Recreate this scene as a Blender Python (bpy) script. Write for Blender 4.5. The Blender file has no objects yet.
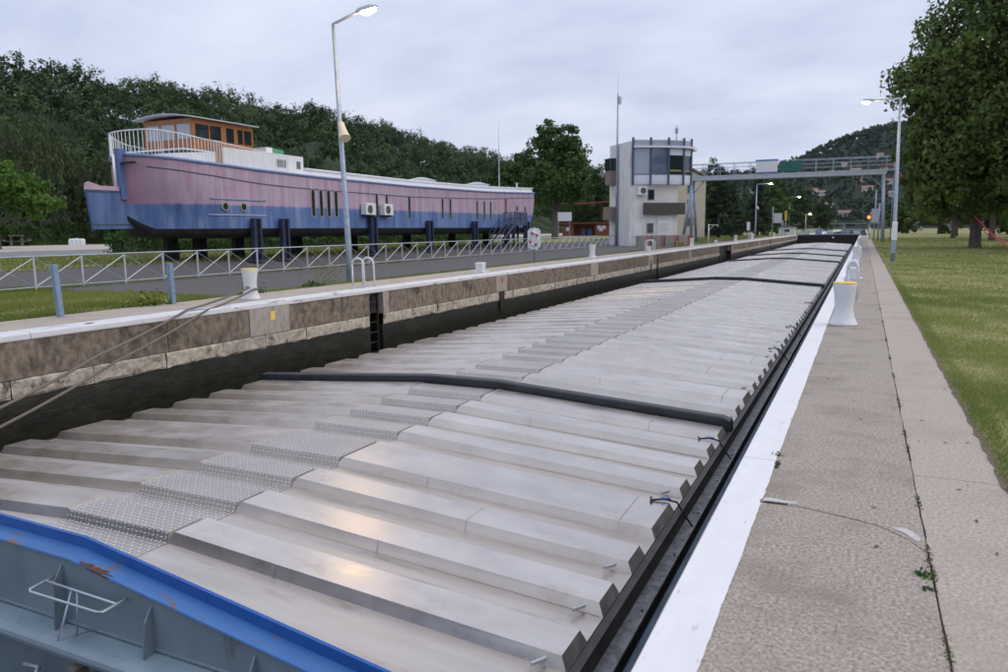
import bpy, math, random
import numpy as np
from mathutils import Vector, Matrix
R = math.radians
random.seed(7)
S = bpy.context.scene
COL = S.collection

# ------------------------------------------------------------------ camera
YAW, PITCH, ROLL = .445231, .1406596, .00943539
fwd = Vector((-math.sin(YAW)*math.cos(PITCH), math.cos(YAW)*math.cos(PITCH), -math.sin(PITCH)))
rgt = Vector((math.cos(YAW), math.sin(YAW), 0))
upv = rgt.cross(fwd)
r2 = rgt*math.cos(ROLL) - upv*math.sin(ROLL)
u2 = rgt*math.sin(ROLL) + upv*math.cos(ROLL)
cam = bpy.data.cameras.new('camera')
co = bpy.data.objects.new('camera', cam)
COL.objects.link(co)
m = Matrix.Identity(4)
for i in range(3):
    m[i][0], m[i][1], m[i][2] = r2[i], u2[i], -fwd[i]
m[0][3], m[1][3], m[2][3] = .752819, 0, 1.759184
co.matrix_world = m
cam.sensor_width = 36
cam.lens = 749.204/1008*36
cam.clip_start = .05
cam.clip_end = 6000
cam.dof.use_dof = True
cam.dof.focus_distance = 9
cam.dof.aperture_fstop = 2.4
S.camera = co

# ------------------------------------------------------------------ world / sun / exposure
SUN_EL, SUN_AZ = R(44), R(68)
w = bpy.data.worlds.new('World')
S.world = w
w.use_nodes = True
nt = w.node_tree
nt.nodes.clear()
def N(t, typ, **kw):
    n = t.nodes.new(typ)
    for k, v in kw.items():
        setattr(n, k, v)
    return n
out = N(nt, 'ShaderNodeOutputWorld')
bg = N(nt, 'ShaderNodeBackground')
sky = N(nt, 'ShaderNodeTexSky', sky_type='NISHITA', sun_disc=False)
sky.sun_elevation = SUN_EL
sky.sun_rotation = SUN_AZ
tc = N(nt, 'ShaderNodeTexCoord')
sep = N(nt, 'ShaderNodeSeparateXYZ')
nt.links.new(tc.outputs['Generated'], sep.inputs[0])
# cloud plane projection: xy/(z+.25)
zz = N(nt, 'ShaderNodeMath', operation='ABSOLUTE'); nt.links.new(sep.outputs['Z'], zz.inputs[0])
za = N(nt, 'ShaderNodeMath', operation='ADD'); nt.links.new(zz.outputs[0], za.inputs[0]); za.inputs[1].default_value = .22
dv = N(nt, 'ShaderNodeVectorMath', operation='DIVIDE')
cb = N(nt, 'ShaderNodeCombineXYZ')
for k in ('X', 'Y', 'Z'):
    nt.links.new(za.outputs[0], cb.inputs[k])
nt.links.new(tc.outputs['Generated'], dv.inputs[0]); nt.links.new(cb.outputs[0], dv.inputs[1])
mpw = N(nt, 'ShaderNodeMapping'); mpw.inputs['Scale'].default_value = (1.0, 1.5, .8); mpw.inputs['Rotation'].default_value = (0, 0, R(35))
nt.links.new(dv.outputs[0], mpw.inputs[0])
nz = N(nt, 'ShaderNodeTexNoise'); nz.inputs['Scale'].default_value = 1.25; nz.inputs['Detail'].default_value = 7; nz.inputs['Roughness'].default_value = .55; nz.inputs['Distortion'].default_value = .2
nt.links.new(mpw.outputs[0], nz.inputs[0])
rp = N(nt, 'ShaderNodeValToRGB')
rp.color_ramp.elements[0].position = .33; rp.color_ramp.elements[0].color = (.48, .54, .71, 1)
rp.color_ramp.elements[1].position = .66; rp.color_ramp.elements[1].color = (.69, .735, .87, 1)
nt.links.new(nz.outputs['Fac'], rp.inputs[0])
# overcast sky: brighter towards the zenith (CIE overcast law, weakened)
g1 = N(nt, 'ShaderNodeMath', operation='MULTIPLY_ADD'); nt.links.new(zz.outputs[0], g1.inputs[0]); g1.inputs[1].default_value = .55; g1.inputs[2].default_value = .93
mu = N(nt, 'ShaderNodeVectorMath', operation='SCALE'); nt.links.new(rp.outputs[0], mu.inputs[0]); nt.links.new(g1.outputs[0], mu.inputs['Scale'])
sk = N(nt, 'ShaderNodeVectorMath', operation='SCALE'); nt.links.new(sky.outputs[0], sk.inputs[0]); sk.inputs['Scale'].default_value = .10
mx = N(nt, 'ShaderNodeMix', data_type='RGBA'); mx.inputs[0].default_value = .9
nt.links.new(sk.outputs[0], mx.inputs[6]); nt.links.new(mu.outputs[0], mx.inputs[7])
nt.links.new(mx.outputs[2], bg.inputs[0])
bg.inputs[1].default_value = 1.0
nt.links.new(bg.outputs[0], out.inputs[0])
sl = bpy.data.lights.new('sun', 'SUN')
sl.energy = 1.15; sl.angle = R(60); sl.color = (1, .87, .72)
so = bpy.data.objects.new('sun', sl); COL.objects.link(so)
sd = Vector((math.sin(SUN_AZ)*math.cos(SUN_EL), math.cos(SUN_AZ)*math.cos(SUN_EL), math.sin(SUN_EL)))
so.rotation_euler = sd.to_track_quat('Z', 'Y').to_euler()
so.location = (0, -20, 40)
S.view_settings.view_transform = 'Standard'
S.view_settings.look = 'None'
S.view_settings.exposure = 0.17
S.view_settings.gamma = 1

# ------------------------------------------------------------------ materials
MATS = {}
def mat(name, c1, c2=None, scale=3., rough=.7, metal=0., bump=0., bscale=40., det=6., nr=.6, rp=(.36, .66), c3=None, s3=.7, t3=.58, spec=.5, rnd=0., stretch=None, rvar=0., w3=.1, bdist=.01):
    """procedural material: two-tone noise, an optional third (stain) tone, bump, per-object value shift"""
    M = bpy.data.materials.new(name); M.use_nodes = True
    t = M.node_tree; b = t.nodes['Principled BSDF']; L = t.links.new
    geo = N(t, 'ShaderNodeNewGeometry')
    vec = geo.outputs['Position']
    if stretch:
        mp = N(t, 'ShaderNodeMapping'); mp.inputs['Scale'].default_value = stretch; L(vec, mp.inputs[0]); vec = mp.outputs[0]
    n1 = N(t, 'ShaderNodeTexNoise'); n1.inputs['Scale'].default_value = scale; n1.inputs['Detail'].default_value = det; n1.inputs['Roughness'].default_value = nr
    L(vec, n1.inputs[0])
    cr = N(t, 'ShaderNodeValToRGB')
    cr.color_ramp.elements[0].position = rp[0]; cr.color_ramp.elements[1].position = rp[1]
    c2 = c2 or c1
    cr.color_ramp.elements[0].color = (*c1, 1); cr.color_ramp.elements[1].color = (*c2, 1)
    L(n1.outputs['Fac'], cr.inputs[0]); colr = cr.outputs[0]
    if c3:
        n3 = N(t, 'ShaderNodeTexNoise'); n3.inputs['Scale'].default_value = s3; n3.inputs['Detail'].default_value = 8; n3.inputs['Roughness'].default_value = .65
        L(vec, n3.inputs[0])
        r3 = N(t, 'ShaderNodeMapRange'); r3.inputs[1].default_value = t3; r3.inputs[2].default_value = t3+w3
        L(n3.outputs['Fac'], r3.inputs[0])
        m3 = N(t, 'ShaderNodeMix', data_type='RGBA'); L(r3.outputs[0], m3.inputs[0]); L(colr, m3.inputs[6]); m3.inputs[7].default_value = (*c3, 1)
        colr = m3.outputs[2]
    if rnd:
        oi = N(t, 'ShaderNodeObjectInfo')
        mr = N(t, 'ShaderNodeMapRange'); mr.inputs[3].default_value = 1-rnd; mr.inputs[4].default_value = 1+rnd; L(oi.outputs['Random'], mr.inputs[0])
        sc = N(t, 'ShaderNodeVectorMath', operation='SCALE'); L(colr, sc.inputs[0]); L(mr.outputs[0], sc.inputs['Scale']); colr = sc.outputs[0]
    L(colr, b.inputs['Base Color'])
    b.inputs['Roughness'].default_value = rough; b.inputs['Metallic'].default_value = metal
    b.inputs['Specular IOR Level'].default_value = spec
    if rvar:
        rr = N(t, 'ShaderNodeMapRange'); rr.inputs[1].default_value = .3; rr.inputs[2].default_value = .7
        rr.inputs[3].default_value = rough-rvar; rr.inputs[4].default_value = rough+rvar
        L(n1.outputs['Fac'], rr.inputs[0]); L(rr.outputs[0], b.inputs['Roughness'])
    if bump:
        nb = N(t, 'ShaderNodeTexNoise'); nb.inputs['Scale'].default_value = bscale; nb.inputs['Detail'].default_value = 5
        L(vec, nb.inputs[0])
        bp = N(t, 'ShaderNodeBump'); bp.inputs['Strength'].default_value = bump; bp.inputs['Distance'].default_value = bdist
        L(nb.outputs['Fac'], bp.inputs['Height']); L(bp.outputs[0], b.inputs['Normal'])
    MATS[name] = M
    return M
def emit(name, c, s):
    M = bpy.data.materials.new(name); M.use_nodes = True
    b = M.node_tree.nodes['Principled BSDF']
    b.inputs['Base Color'].default_value = (*c, 1); b.inputs['Emission Color'].default_value = (*c, 1); b.inputs['Emission Strength'].default_value = s
    MATS[name] = M
def leafmat(name, dark, light, trans=.25):
    M = bpy.data.materials.new(name); M.use_nodes = True
    t = M.node_tree; b = t.nodes['Principled BSDF']; L = t.links.new
    at = N(t, 'ShaderNodeAttribute', attribute_name='rnd')
    cr = N(t, 'ShaderNodeValToRGB'); cr.color_ramp.elements[0].color = (*dark, 1); cr.color_ramp.elements[1].color = (*light, 1)
    L(at.outputs['Fac'], cr.inputs[0]); L(cr.outputs[0], b.inputs['Base Color'])
    b.inputs['Roughness'].default_value = .6; b.inputs['Specular IOR Level'].default_value = .25
    tr = N(t, 'ShaderNodeBsdfTranslucent'); L(cr.outputs[0], tr.inputs[0])
    ms = N(t, 'ShaderNodeMixShader'); ms.inputs[0].default_value = trans
    L(b.outputs[0], ms.inputs[1]); L(tr.outputs[0], ms.inputs[2])
    L(ms.outputs[0], t.nodes['Material Output'].inputs[0])
    MATS[name] = M

mat('alu', (.60, .545, .492), (.70, .648, .595), 1.8, .30, .86, .16, 1.3, c3=(.48, .41, .345), s3=1.3, t3=.58, rnd=.06, rvar=.06, stretch=(.8, 1.2, 1), w3=.2)
mat('alu_old', (.52, .47, .42), (.62, .57, .52), 2.2, .40, .75, .1, 5., c3=(.34, .285, .225), s3=2.4, t3=.57, rnd=.05, rvar=.08, stretch=(.35, 2.2, 1), w3=.14)
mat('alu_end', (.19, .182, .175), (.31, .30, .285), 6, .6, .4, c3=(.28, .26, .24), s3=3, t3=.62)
mat('black_rubber', (.014, .016, .021), (.03, .034, .042), 3, .42, 0, .1, 30)
mat('dark_steel', (.03, .027, .026), (.062, .056, .052), 4, .55, .2, .1, 20, c3=(.08, .05, .03), s3=2.5, t3=.66)
mat('deck_grime', (.10, .105, .112), (.24, .245, .25), 12, .6, .1, .2, 60)
mat('blue_rim', (.032, .12, .33), (.05, .16, .40), 3, .42, 0, .05, 25, c3=(.16, .10, .06), s3=9, t3=.575, stretch=(.35, 1.6, 1), w3=.04)
mat('blue_bright', (.012, .08, .31), (.018, .105, .37), 4, .4, 0)
mat('nosing', (.03, .045, .06), (.06, .08, .10), 5, .35, .5)
mat('rust', (.06, .022, .010), (.17, .062, .024), 14, .85, 0, .5, 60)
mat('hull_grey', (.15, .205, .24), (.19, .25, .285), 1.5, .36, 0, .05, 9, c3=(.10, .12, .115), s3=1.3, t3=.62, stretch=(1.5, 1, .5), rvar=.06)
mat('hull_shelf', (.19, .255, .30), (.24, .31, .36), 2.5, .36, 0, c3=(.12, .15, .16), s3=3, t3=.62)
mat('galv_rod', (.36, .44, .48), (.44, .52, .56), 5, .45, .3)
mat('galv', (.26, .32, .40), (.36, .42, .50), 6, .5, .45, .03, 20)
mat('galv_light', (.42, .46, .50), (.54, .57, .60), 4, .5, .3)
mat('post_blue', (.16, .235, .34), (.23, .31, .42), 9, .55, .15, c3=(.3, .35, .42), s3=14, t3=.62)
mat('concrete_path', (.085, .070, .057), (.57, .495, .42), 50, .92, 0, 0, 60, det=12., nr=.92, rp=(.42, .585), c3=(.185, .155, .128), s3=1.5, t3=.48, w3=.28, bdist=.008)
mat('concrete_pale', (.14, .117, .095), (.60, .525, .445), 48, .92, 0, 0, 60, det=12., nr=.92, rp=(.39, .60), c3=(.30, .25, .195), s3=1.2, t3=.47, w3=.28, bdist=.006)
mat('mortar', (.44, .42, .40), (.55, .53, .51), 40, .9, 0, .3, 90)
mat('crack', (.035, .03, .025), (.07, .06, .045), 30, 1)
mat('white_paint', (.69, .69, .69), (.74, .74, .735), 5, .5, 0, .12, 25, c3=(.50, .48, .455), s3=9, t3=.615, w3=.07, stretch=(1.6, .5, 1))
mat('white_coping', (.56, .565, .58), (.66, .66, .67), 3, .75, 0, .3, 25, c3=(.27, .245, .22), s3=2.6, t3=.585, stretch=(3, .6, 3), w3=.05)
mat('white_worn', (.58, .585, .60), (.70, .70, .71), 4, .7, 0, .2, 30, c3=(.33, .30, .27), s3=3.2, t3=.6, stretch=(2, .7, 2), w3=.08)
mat('bollard_white', (.60, .615, .64), (.68, .69, .71), 4, .5, 0, .1, 18, c3=(.55, .55, .54), s3=6, t3=.64)
mat('bollard_yellow', (.72, .50, .05), (.8, .62, .16), 9, .6)
mat('wall_brown', (.105, .083, .062), (.245, .203, .155), 7, .9, 0, .7, 26, c3=(.045, .036, .027), s3=2.2, t3=.53, rnd=.14, w3=.16, stretch=(1, 1, .75), bdist=.02)
mat('wall_pale', (.27, .235, .205), (.38, .34, .30), 7, .9, 0, .5, 30, c3=(.15, .125, .10), s3=3, t3=.6, rnd=.06, stretch=(1, 1, .5), bdist=.02)
mat('stone_band', (.30, .26, .205), (.53, .475, .40), 6, .92, 0, .9, 16, c3=(.085, .075, .05), s3=3.4, t3=.555, rnd=.12, w3=.1, bdist=.03)
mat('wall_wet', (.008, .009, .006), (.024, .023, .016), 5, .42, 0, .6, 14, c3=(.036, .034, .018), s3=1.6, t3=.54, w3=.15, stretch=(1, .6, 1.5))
mat('asphalt', (.062, .058, .058), (.125, .117, .115), 70, .95, 0, .5, 160, c3=(.098, .092, .09), s3=.5, t3=.52, w3=.2)
mat('road_grey', (.16, .16, .165), (.21, .205, .20), 20, .95, 0, .2, 60)
mat('gravel_pale', (.40, .365, .32), (.50, .46, .41), 8, .95, 0, .3, 50, c3=(.33, .30, .24), s3=.4, t3=.55)
mat('grass_ground', (.14, .155, .042), (.30, .275, .105), 1.6, .95, 0, .6, 45, c3=(.31, .265, .13), s3=.55, t3=.53, w3=.16)
mat('hill_floor_far', (.010, .020, .012), (.022, .036, .021), .2, 1)
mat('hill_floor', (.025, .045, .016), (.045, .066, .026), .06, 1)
mat('boat_pink', (.42, .305, .40), (.535, .42, .505), 1.1, .62, 0, .08, 6, c3=(.38, .18, .26), s3=.8, t3=.575, stretch=(1, 1, .30), w3=.20)
def boat_paint():
    """mauve above blue, faded into each other, with plate seams and vertical runs"""
    M = bpy.data.materials.new('boat_paint'); M.use_nodes = True
    t = M.node_tree; b = t.nodes['Principled BSDF']; L = t.links.new
    geo = N(t, 'ShaderNodeNewGeometry'); sp = N(t, 'ShaderNodeSeparateXYZ'); L(geo.outputs['Position'], sp.inputs[0])
    def noise(sc, stretch, det=6):
        mp = N(t, 'ShaderNodeMapping'); mp.inputs['Scale'].default_value = stretch; L(geo.outputs['Position'], mp.inputs[0])
        n = N(t, 'ShaderNodeTexNoise'); n.inputs['Scale'].default_value = sc; n.inputs['Detail'].default_value = det; n.inputs['Roughness'].default_value = .65; L(mp.outputs[0], n.inputs[0]); return n.outputs['Fac']
    def ramp(f, c):
        r = N(t, 'ShaderNodeValToRGB'); L(f, r.inputs[0]); e = r.color_ramp.elements
        e[0].position = c[0][0]; e[0].color = (*c[0][1], 1); e[1].position = c[-1][0]; e[1].color = (*c[-1][1], 1)
        for p, k in c[1:-1]:
            x = e.new(p); x.color = (*k, 1)
        return r.outputs[0]
    run = noise(2.6, (1, 1, .10)); blot = noise(.7, (1, 1, .5))
    pink = ramp(run, [(.3, (.31, .20, .30)), (.48, (.41, .31, .41)), (.72, (.50, .41, .49))])
    blue = ramp(run, [(.3, (.045, .092, .25)), (.5, (.10, .17, .37)), (.72, (.22, .30, .48))])
    m1 = N(t, 'ShaderNodeMix', data_type='RGBA'); mr = N(t, 'ShaderNodeMapRange'); mr.inputs[1].default_value = .54; mr.inputs[2].default_value = .72; mr.inputs[4].default_value = .75
    L(blot, mr.inputs[0]); L(mr.outputs[0], m1.inputs[0]); L(pink, m1.inputs[6]); m1.inputs[7].default_value = (.36, .16, .25, 1)
    yr = N(t, 'ShaderNodeMapRange'); yr.inputs[1].default_value = 24.3; yr.inputs[2].default_value = 22.8; L(sp.outputs[1], yr.inputs[0])
    ym = N(t, 'ShaderNodeMath', operation='MULTIPLY'); L(yr.outputs[0], ym.inputs[0]); L(run, ym.inputs[1])
    y2 = N(t, 'ShaderNodeMath', operation='MULTIPLY', use_clamp=True); L(ym.outputs[0], y2.inputs[0]); y2.inputs[1].default_value = 1.05
    m2 = N(t, 'ShaderNodeMix', data_type='RGBA'); L(y2.outputs[0], m2.inputs[0]); L(m1.outputs[2], m2.inputs[6]); m2.inputs[7].default_value = (.20, .045, .085, 1); m1 = m2
    ad = N(t, 'ShaderNodeMath', operation='MULTIPLY_ADD'); L(run, ad.inputs[0]); ad.inputs[1].default_value = .2; L(sp.outputs[2], ad.inputs[2])
    zr_ = N(t, 'ShaderNodeMapRange', interpolation_type='SMOOTHSTEP'); zr_.inputs[1].default_value = 3.02+.04; zr_.inputs[2].default_value = 3.02+.17; L(ad.outputs[0], zr_.inputs[0])
    mx_ = N(t, 'ShaderNodeMix', data_type='RGBA'); L(zr_.outputs[0], mx_.inputs[0]); L(blue, mx_.inputs[6]); L(m1.outputs[2], mx_.inputs[7])
    L(mx_.outputs[2], b.inputs['Base Color']); b.inputs['Roughness'].default_value = .55
    cbx = N(t, 'ShaderNodeCombineXYZ'); L(sp.outputs[1], cbx.inputs[0]); L(sp.outputs[2], cbx.inputs[1])
    br = N(t, 'ShaderNodeTexBrick'); br.inputs['Scale'].default_value = 1; br.inputs['Brick Width'].default_value = 3.1; br.inputs['Row Height'].default_value = .95; br.inputs['Mortar Size'].default_value = .012; br.inputs['Mortar Smooth'].default_value = .6
    L(cbx.outputs[0], br.inputs[0])
    dn = noise(1.1, (1, 1, 1), 3)
    hh = N(t, 'ShaderNodeMath', operation='MULTIPLY_ADD'); L(br.outputs['Fac'], hh.inputs[0]); hh.inputs[1].default_value = .5; L(dn, hh.inputs[2])
    bp = N(t, 'ShaderNodeBump'); bp.inputs['Strength'].default_value = .5; bp.inputs['Distance'].default_value = .03; L(hh.outputs[0], bp.inputs['Height']); L(bp.outputs[0], b.inputs['Normal'])
    MATS['boat_paint'] = M
boat_paint()
mat('boat_red', (.17, .035, .06), (.32, .14, .20), 2.2, .7, 0, .1, 10, stretch=(1, 1, .3))
mat('boat_blue', (.055, .105, .25), (.13, .20, .38), 1.6, .6, 0, .08, 6, c3=(.26, .32, .46), s3=1.5, t3=.60, stretch=(1, 1, .16), w3=.14)
mat('boat_trim', (.16, .23, .40), (.22, .30, .47), 3, .6)
mat('boat_black', (.010, .010, .013), (.025, .024, .026), 2, .8)
mat('boat_white', (.72, .735, .77), (.8, .805, .82), 2, .5, 0, c3=(.52, .51, .50), s3=1.2, t3=.63, stretch=(1, 1, .3))
mat('wood_varnish', (.25, .095, .028), (.36, .15, .05), 6, .4, 0, .1, 12, stretch=(2, 2, .3))
mat('wood_slat', (.34, .18, .09), (.44, .25, .13), 6, .55)
mat('navy', (.012, .020, .048), (.03, .042, .08), 3, .5)
mat('steel_blue', (.045, .065, .11), (.075, .10, .16), 4, .5)
mat('slot_frame', (.30, .32, .33), (.36, .37, .38), 6, .6)
mat('slot_dark', (.012, .013, .012), (.03, .032, .026), 6, .25)
mat('plastic_white', (.68, .70, .71), (.76, .77, .77), 6, .5)
mat('plastic_dark', (.06, .065, .07), (.10, .105, .11), 8, .5)
mat('green_cover', (.05, .27, .15), (.08, .34, .2), 5, .5)
mat('tower_wall', (.66, .645, .63), (.75, .735, .72), 1.4, .85, 0, .1, 10, c3=(.42, .395, .37), s3=.8, t3=.6, stretch=(1, 1, .35), w3=.15)
mat('tower_white', (.62, .645, .72), (.70, .72, .78), 3, .5)
mat('tower_blue', (.045, .085, .14), (.07, .115, .18), 4, .5)
mat('dark_panel', (.055, .05, .046), (.085, .078, .07), 10, .7, 0, .2, 30)
mat('brown_panel', (.21, .16, .13), (.26, .2, .165), 5, .7)
mat('concrete_block', (.24, .225, .21), (.32, .30, .28), 8, .9, 0, .2, 30)
mat('red_paint', (.42, .025, .03), (.50, .045, .045), 5, .5)
mat('red_rope', (.32, .012, .025), (.38, .02, .035), 12, .6)
mat('yellow_wall', (.56, .49, .36), (.63, .56, .42), 2, .9)
mat('house_cream', (.60, .56, .52), (.68, .64, .60), .2, .9, rnd=.15)
mat('roof_tile', (.26, .145, .11), (.36, .22, .17), .5, .9, 0, rnd=.15)
mat('bark', (.075, .06, .048), (.15, .125, .10), 5, .95, 0, .8, 20, stretch=(2, 2, .4), bdist=.04)
mat('rope', (.13, .11, .095), (.20, .175, .15), 60, .95, 0, .6, 130)
mat('old_wood', (.16, .13, .105), (.26, .22, .18), 7, .9, 0, .3, 25, stretch=(1, .3, 1))
mat('bench_yellow', (.55, .38, .05), (.6, .45, .1), 5, .6)
mat('desk_wood', (.30, .22, .06), (.36, .27, .09), 5, .5)
mat('sign_blue', (.05, .16, .48), (.07, .2, .54), 5, .5)
mat('sign_green', (.008, .10, .085), (.015, .13, .11), 5, .5)
mat('sign_grey', (.42, .45, .48), (.5, .52, .55), 5, .6)
mat('shed_wood', (.19, .055, .02), (.26, .085, .035), 4, .7, stretch=(1, 1, .3))
mat('gate_black', (.012, .012, .013), (.03, .028, .026), 2, .6)
mat('paint_white_text', (.10, .11, .13), (.14, .15, .17), 5, .6)
mat('dirt', (.10, .075, .05), (.18, .145, .095), 20, 1, 0, .6, 70)
leafmat('leaf_plane', (.032, .062, .012), (.165, .225, .052), .3)
leafmat('leaf_dark', (.015, .036, .009), (.065, .11, .028))
leafmat('leaf_wood', (.011, .032, .009), (.066, .115, .028), .2)
leafmat('leaf_conifer', (.012, .028, .013), (.042, .073, .032), .1)
leafmat('leaf_mid', (.024, .058, .012), (.085, .155, .036))
leafmat('leaf_willow', (.032, .052, .02), (.095, .13, .05))
leafmat('leaf_bright', (.03, .085, .010), (.12, .23, .035))
leafmat('leaf_far', (.010, .030, .014), (.034, .07, .028), .1)
leafmat('leaf_hedge', (.022, .055, .012), (.07, .14, .03))
leafmat('blade', (.125, .185, .034), (.40, .405, .14), .35)
leafmat('blade_green', (.09, .14, .022), (.27, .29, .075), .3)
leafmat('leaf_moss', (.05, .05, .018), (.13, .13, .04), .1)
leafmat('leaf_litter', (.07, .035, .018), (.2, .12, .06), .1)
emit('lamp_glow', (1, .68, .29), 150)
emit('red_light', (1, .12, .03), 5)
def glass(name, c, rough=.06):
    M = bpy.data.materials.new(name); M.use_nodes = True
    b = M.node_tree.nodes['Principled BSDF']
    b.inputs['Base Color'].default_value = (*c, 1); b.inputs['Roughness'].default_value = rough
    b.inputs['Specular IOR Level'].default_value = .9; b.inputs['Coat Weight'].default_value = .4
    MATS[name] = M
glass('glass_dark', (.02, .028, .035)); glass('glass_pale', (.30, .34, .40), .12); glass('glass_blue', (.10, .14, .20))
# tread plate: raised lens pattern in two directions
def tread():
    M = mat('tread', (.42, .385, .355), (.49, .455, .42), 2, .36, .82, rnd=.04)
    t = M.node_tree; b = t.nodes['Principled BSDF']; L = t.links.new
    geo = N(t, 'ShaderNodeNewGeometry'); s = N(t, 'ShaderNodeSeparateXYZ'); L(geo.outputs['Position'], s.inputs[0])
    def ma(op, a, bb=None, c=None):
        n = N(t, 'ShaderNodeMath', operation=op)
        for i, v in enumerate((a, bb, c)):
            if v is None: continue
            if isinstance(v, (int, float)): n.inputs[i].default_value = v
            else: L(v, n.inputs[i])
        return n.outputs[0]
    K = 17.
    x = ma('MULTIPLY', s.outputs[0], K); y = ma('MULTIPLY', ma('ADD', s.outputs[1], s.outputs[2]), K)
    fx = ma('SUBTRACT', ma('FRACT', x), .5); fy = ma('SUBTRACT', ma('FRACT', y), .5)
    par = ma('MODULO', ma('ABSOLUTE', ma('ADD', ma('FLOOR', x), ma('FLOOR', y))), 2)
    u = ma('ADD', ma('MULTIPLY', fx, par), ma('MULTIPLY', fy, ma('SUBTRACT', 1, par)))
    v = ma('ADD', ma('MULTIPLY', fy, par), ma('MULTIPLY', fx, ma('SUBTRACT', 1, par)))
    d = ma('ADD', ma('POWER', ma('MULTIPLY', ma('ABSOLUTE', u), 2.1), 2), ma('POWER', ma('MULTIPLY', ma('ABSOLUTE', v), 6.), 2))
    h = ma('SUBTRACT', 1, ma('MINIMUM', d, 1))
    bp = N(t, 'ShaderNodeBump'); bp.inputs['Strength'].default_value = 1; bp.inputs['Distance'].default_value = .008
    L(h, bp.inputs['Height']); L(bp.outputs[0], b.inputs['Normal'])
    old = b.inputs['Base Color'].links[0].from_socket
    lm = N(t, 'ShaderNodeMix', data_type='RGBA'); L(ma('MINIMUM', ma('MULTIPLY', h, 2.), 1), lm.inputs[0]); L(old, lm.inputs[6]); lm.inputs[7].default_value = (.76, .72, .68, 1)
    L(lm.outputs[2], b.inputs['Base Color'])
tread()

# ------------------------------------------------------------------ mesh helpers
def link(name, me, m=None, parent=None, smooth=False):
    o = bpy.data.objects.new(name, me); COL.objects.link(o)
    if m: me.materials.append(MATS[m])
    if parent: o.parent = parent
    if smooth:
        me.polygons.foreach_set('use_smooth', [True]*len(me.polygons))
    return o
def tag(o, label=None, cat=None, group=None, kind=None):
    if label: o['label'] = label
    if cat: o['category'] = cat
    if group: o['group'] = group
    if kind: o['kind'] = kind
    return o
def empty(name, loc=(0, 0, 0), rz=0, label=None, cat=None, group=None, kind=None):
    o = bpy.data.objects.new(name, None); COL.objects.link(o)
    o.location = loc; o.rotation_euler = (0, 0, rz); o.empty_display_size = .2
    return tag(o, label, cat, group, kind)
class MB:
    def __init__(s): s.v = []; s.f = []
    def add(s, vs, fs):
        k = len(s.v); s.v += [tuple(p) for p in vs]; s.f += [tuple(i+k for i in f) for f in fs]; return s
    def box(s, x0, x1, y0, y1, z0, z1, c=0.):
        if x0 > x1: x0, x1 = x1, x0
        if y0 > y1: y0, y1 = y1, y0
        if z0 > z1: z0, z1 = z1, z0
        if not c:
            return s.add([(x, y, z) for z in (z0, z1) for y in (y0, y1) for x in (x0, x1)],
                         [(0, 2, 3, 1), (4, 5, 7, 6), (0, 1, 5, 4), (2, 6, 7, 3), (0, 4, 6, 2), (1, 3, 7, 5)])
        # top chamfered box
        r = lambda a, z: [(x0+a, y0+a, z), (x1-a, y0+a, z), (x1-a, y1-a, z), (x0+a, y1-a, z)]
        return s.loft([r(0, z0), r(0, z1-c), r(c, z1)], True, True)
    def loft(s, rings, cap0=False, cap1=False, close=True):
        k = len(s.v); n = len(rings[0])
        for r in rings: s.v += [tuple(p) for p in r]
        for i in range(len(rings)-1):
            for j in range(n if close else n-1):
                a = k+i*n+j; b = k+i*n+(j+1) % n
                s.f.append((a, b, b+n, a+n))
        if cap0: s.f.append(tuple(k+j for j in range(n))[::-1])
        if cap1: s.f.append(tuple(k+(len(rings)-1)*n+j for j in range(n)))
        return s
    def tube(s, path, r, n=6, cap=True):
        path = [Vector(p) for p in path]
        rs = r if isinstance(r, (list, tuple)) else [r]*len(path)
        rings = []; pu = None
        for i, p in enumerate(path):
            d = (path[min(i+1, len(path)-1)]-path[max(i-1, 0)]).normalized()
            if pu is None:
                ref = Vector((0, 0, 1)) if abs(d.z) < .9 else Vector((1, 0, 0))
                pu = d.cross(ref).normalized()
            else:
                pu = (pu-d*pu.dot(d)).normalized()
            pv = d.cross(pu)
            rings.append([p+(pu*math.cos(2*math.pi*j/n)+pv*math.sin(2*math.pi*j/n))*rs[i] for j in range(n)])
        return s.loft(rings, cap, cap)
    def lathe(s, prof, n=20, c=(0, 0, 0)):
        rings = [[(c[0]+r*math.cos(2*math.pi*j/n), c[1]+r*math.sin(2*math.pi*j/n), c[2]+z) for j in range(n)] for r, z in prof]
        return s.loft(rings, True, True)
    def prism(s, poly, axis, a, b):
        """poly of 2-D points extruded along axis from a to b"""
        def P(p, t):
            return (t, p[0], p[1]) if axis == 0 else (p[0], t, p[1]) if axis == 1 else (p[0], p[1], t)
        return s.loft([[P(p, a) for p in poly], [P(p, b) for p in poly]], True, True)
    def mesh(s, name):
        me = bpy.data.meshes.new(name); me.from_pydata(s.v, [], s.f); me.update(); return me
    def build(s, name, m, parent=None, smooth=False):
        return link(name, s.mesh(name), m, parent, smooth)
def dup(o, parent=None, loc=None, rz=None):
    c = o.copy(); COL.objects.link(c)
    c.parent = parent
    if loc is not None: c.location = loc
    if rz is not None: c.rotation_euler = (0, 0, rz)
    return c
def dup_tree(o, loc, rz=None, label=None):
    c = dup(o, None, loc, rz)
    for ch in list(o.children):
        d = dup(ch, c)
        for g in list(ch.children): dup(g, d)
    if label: c['label'] = label
    return c
def bx(name, m, parent, *a, **k): return MB().box(*a, **k).build(name, m, parent)
def tb(name, m, parent, path, r, n=6, smooth=True): return MB().tube(path, r, n).build(name, m, parent, smooth)
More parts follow.
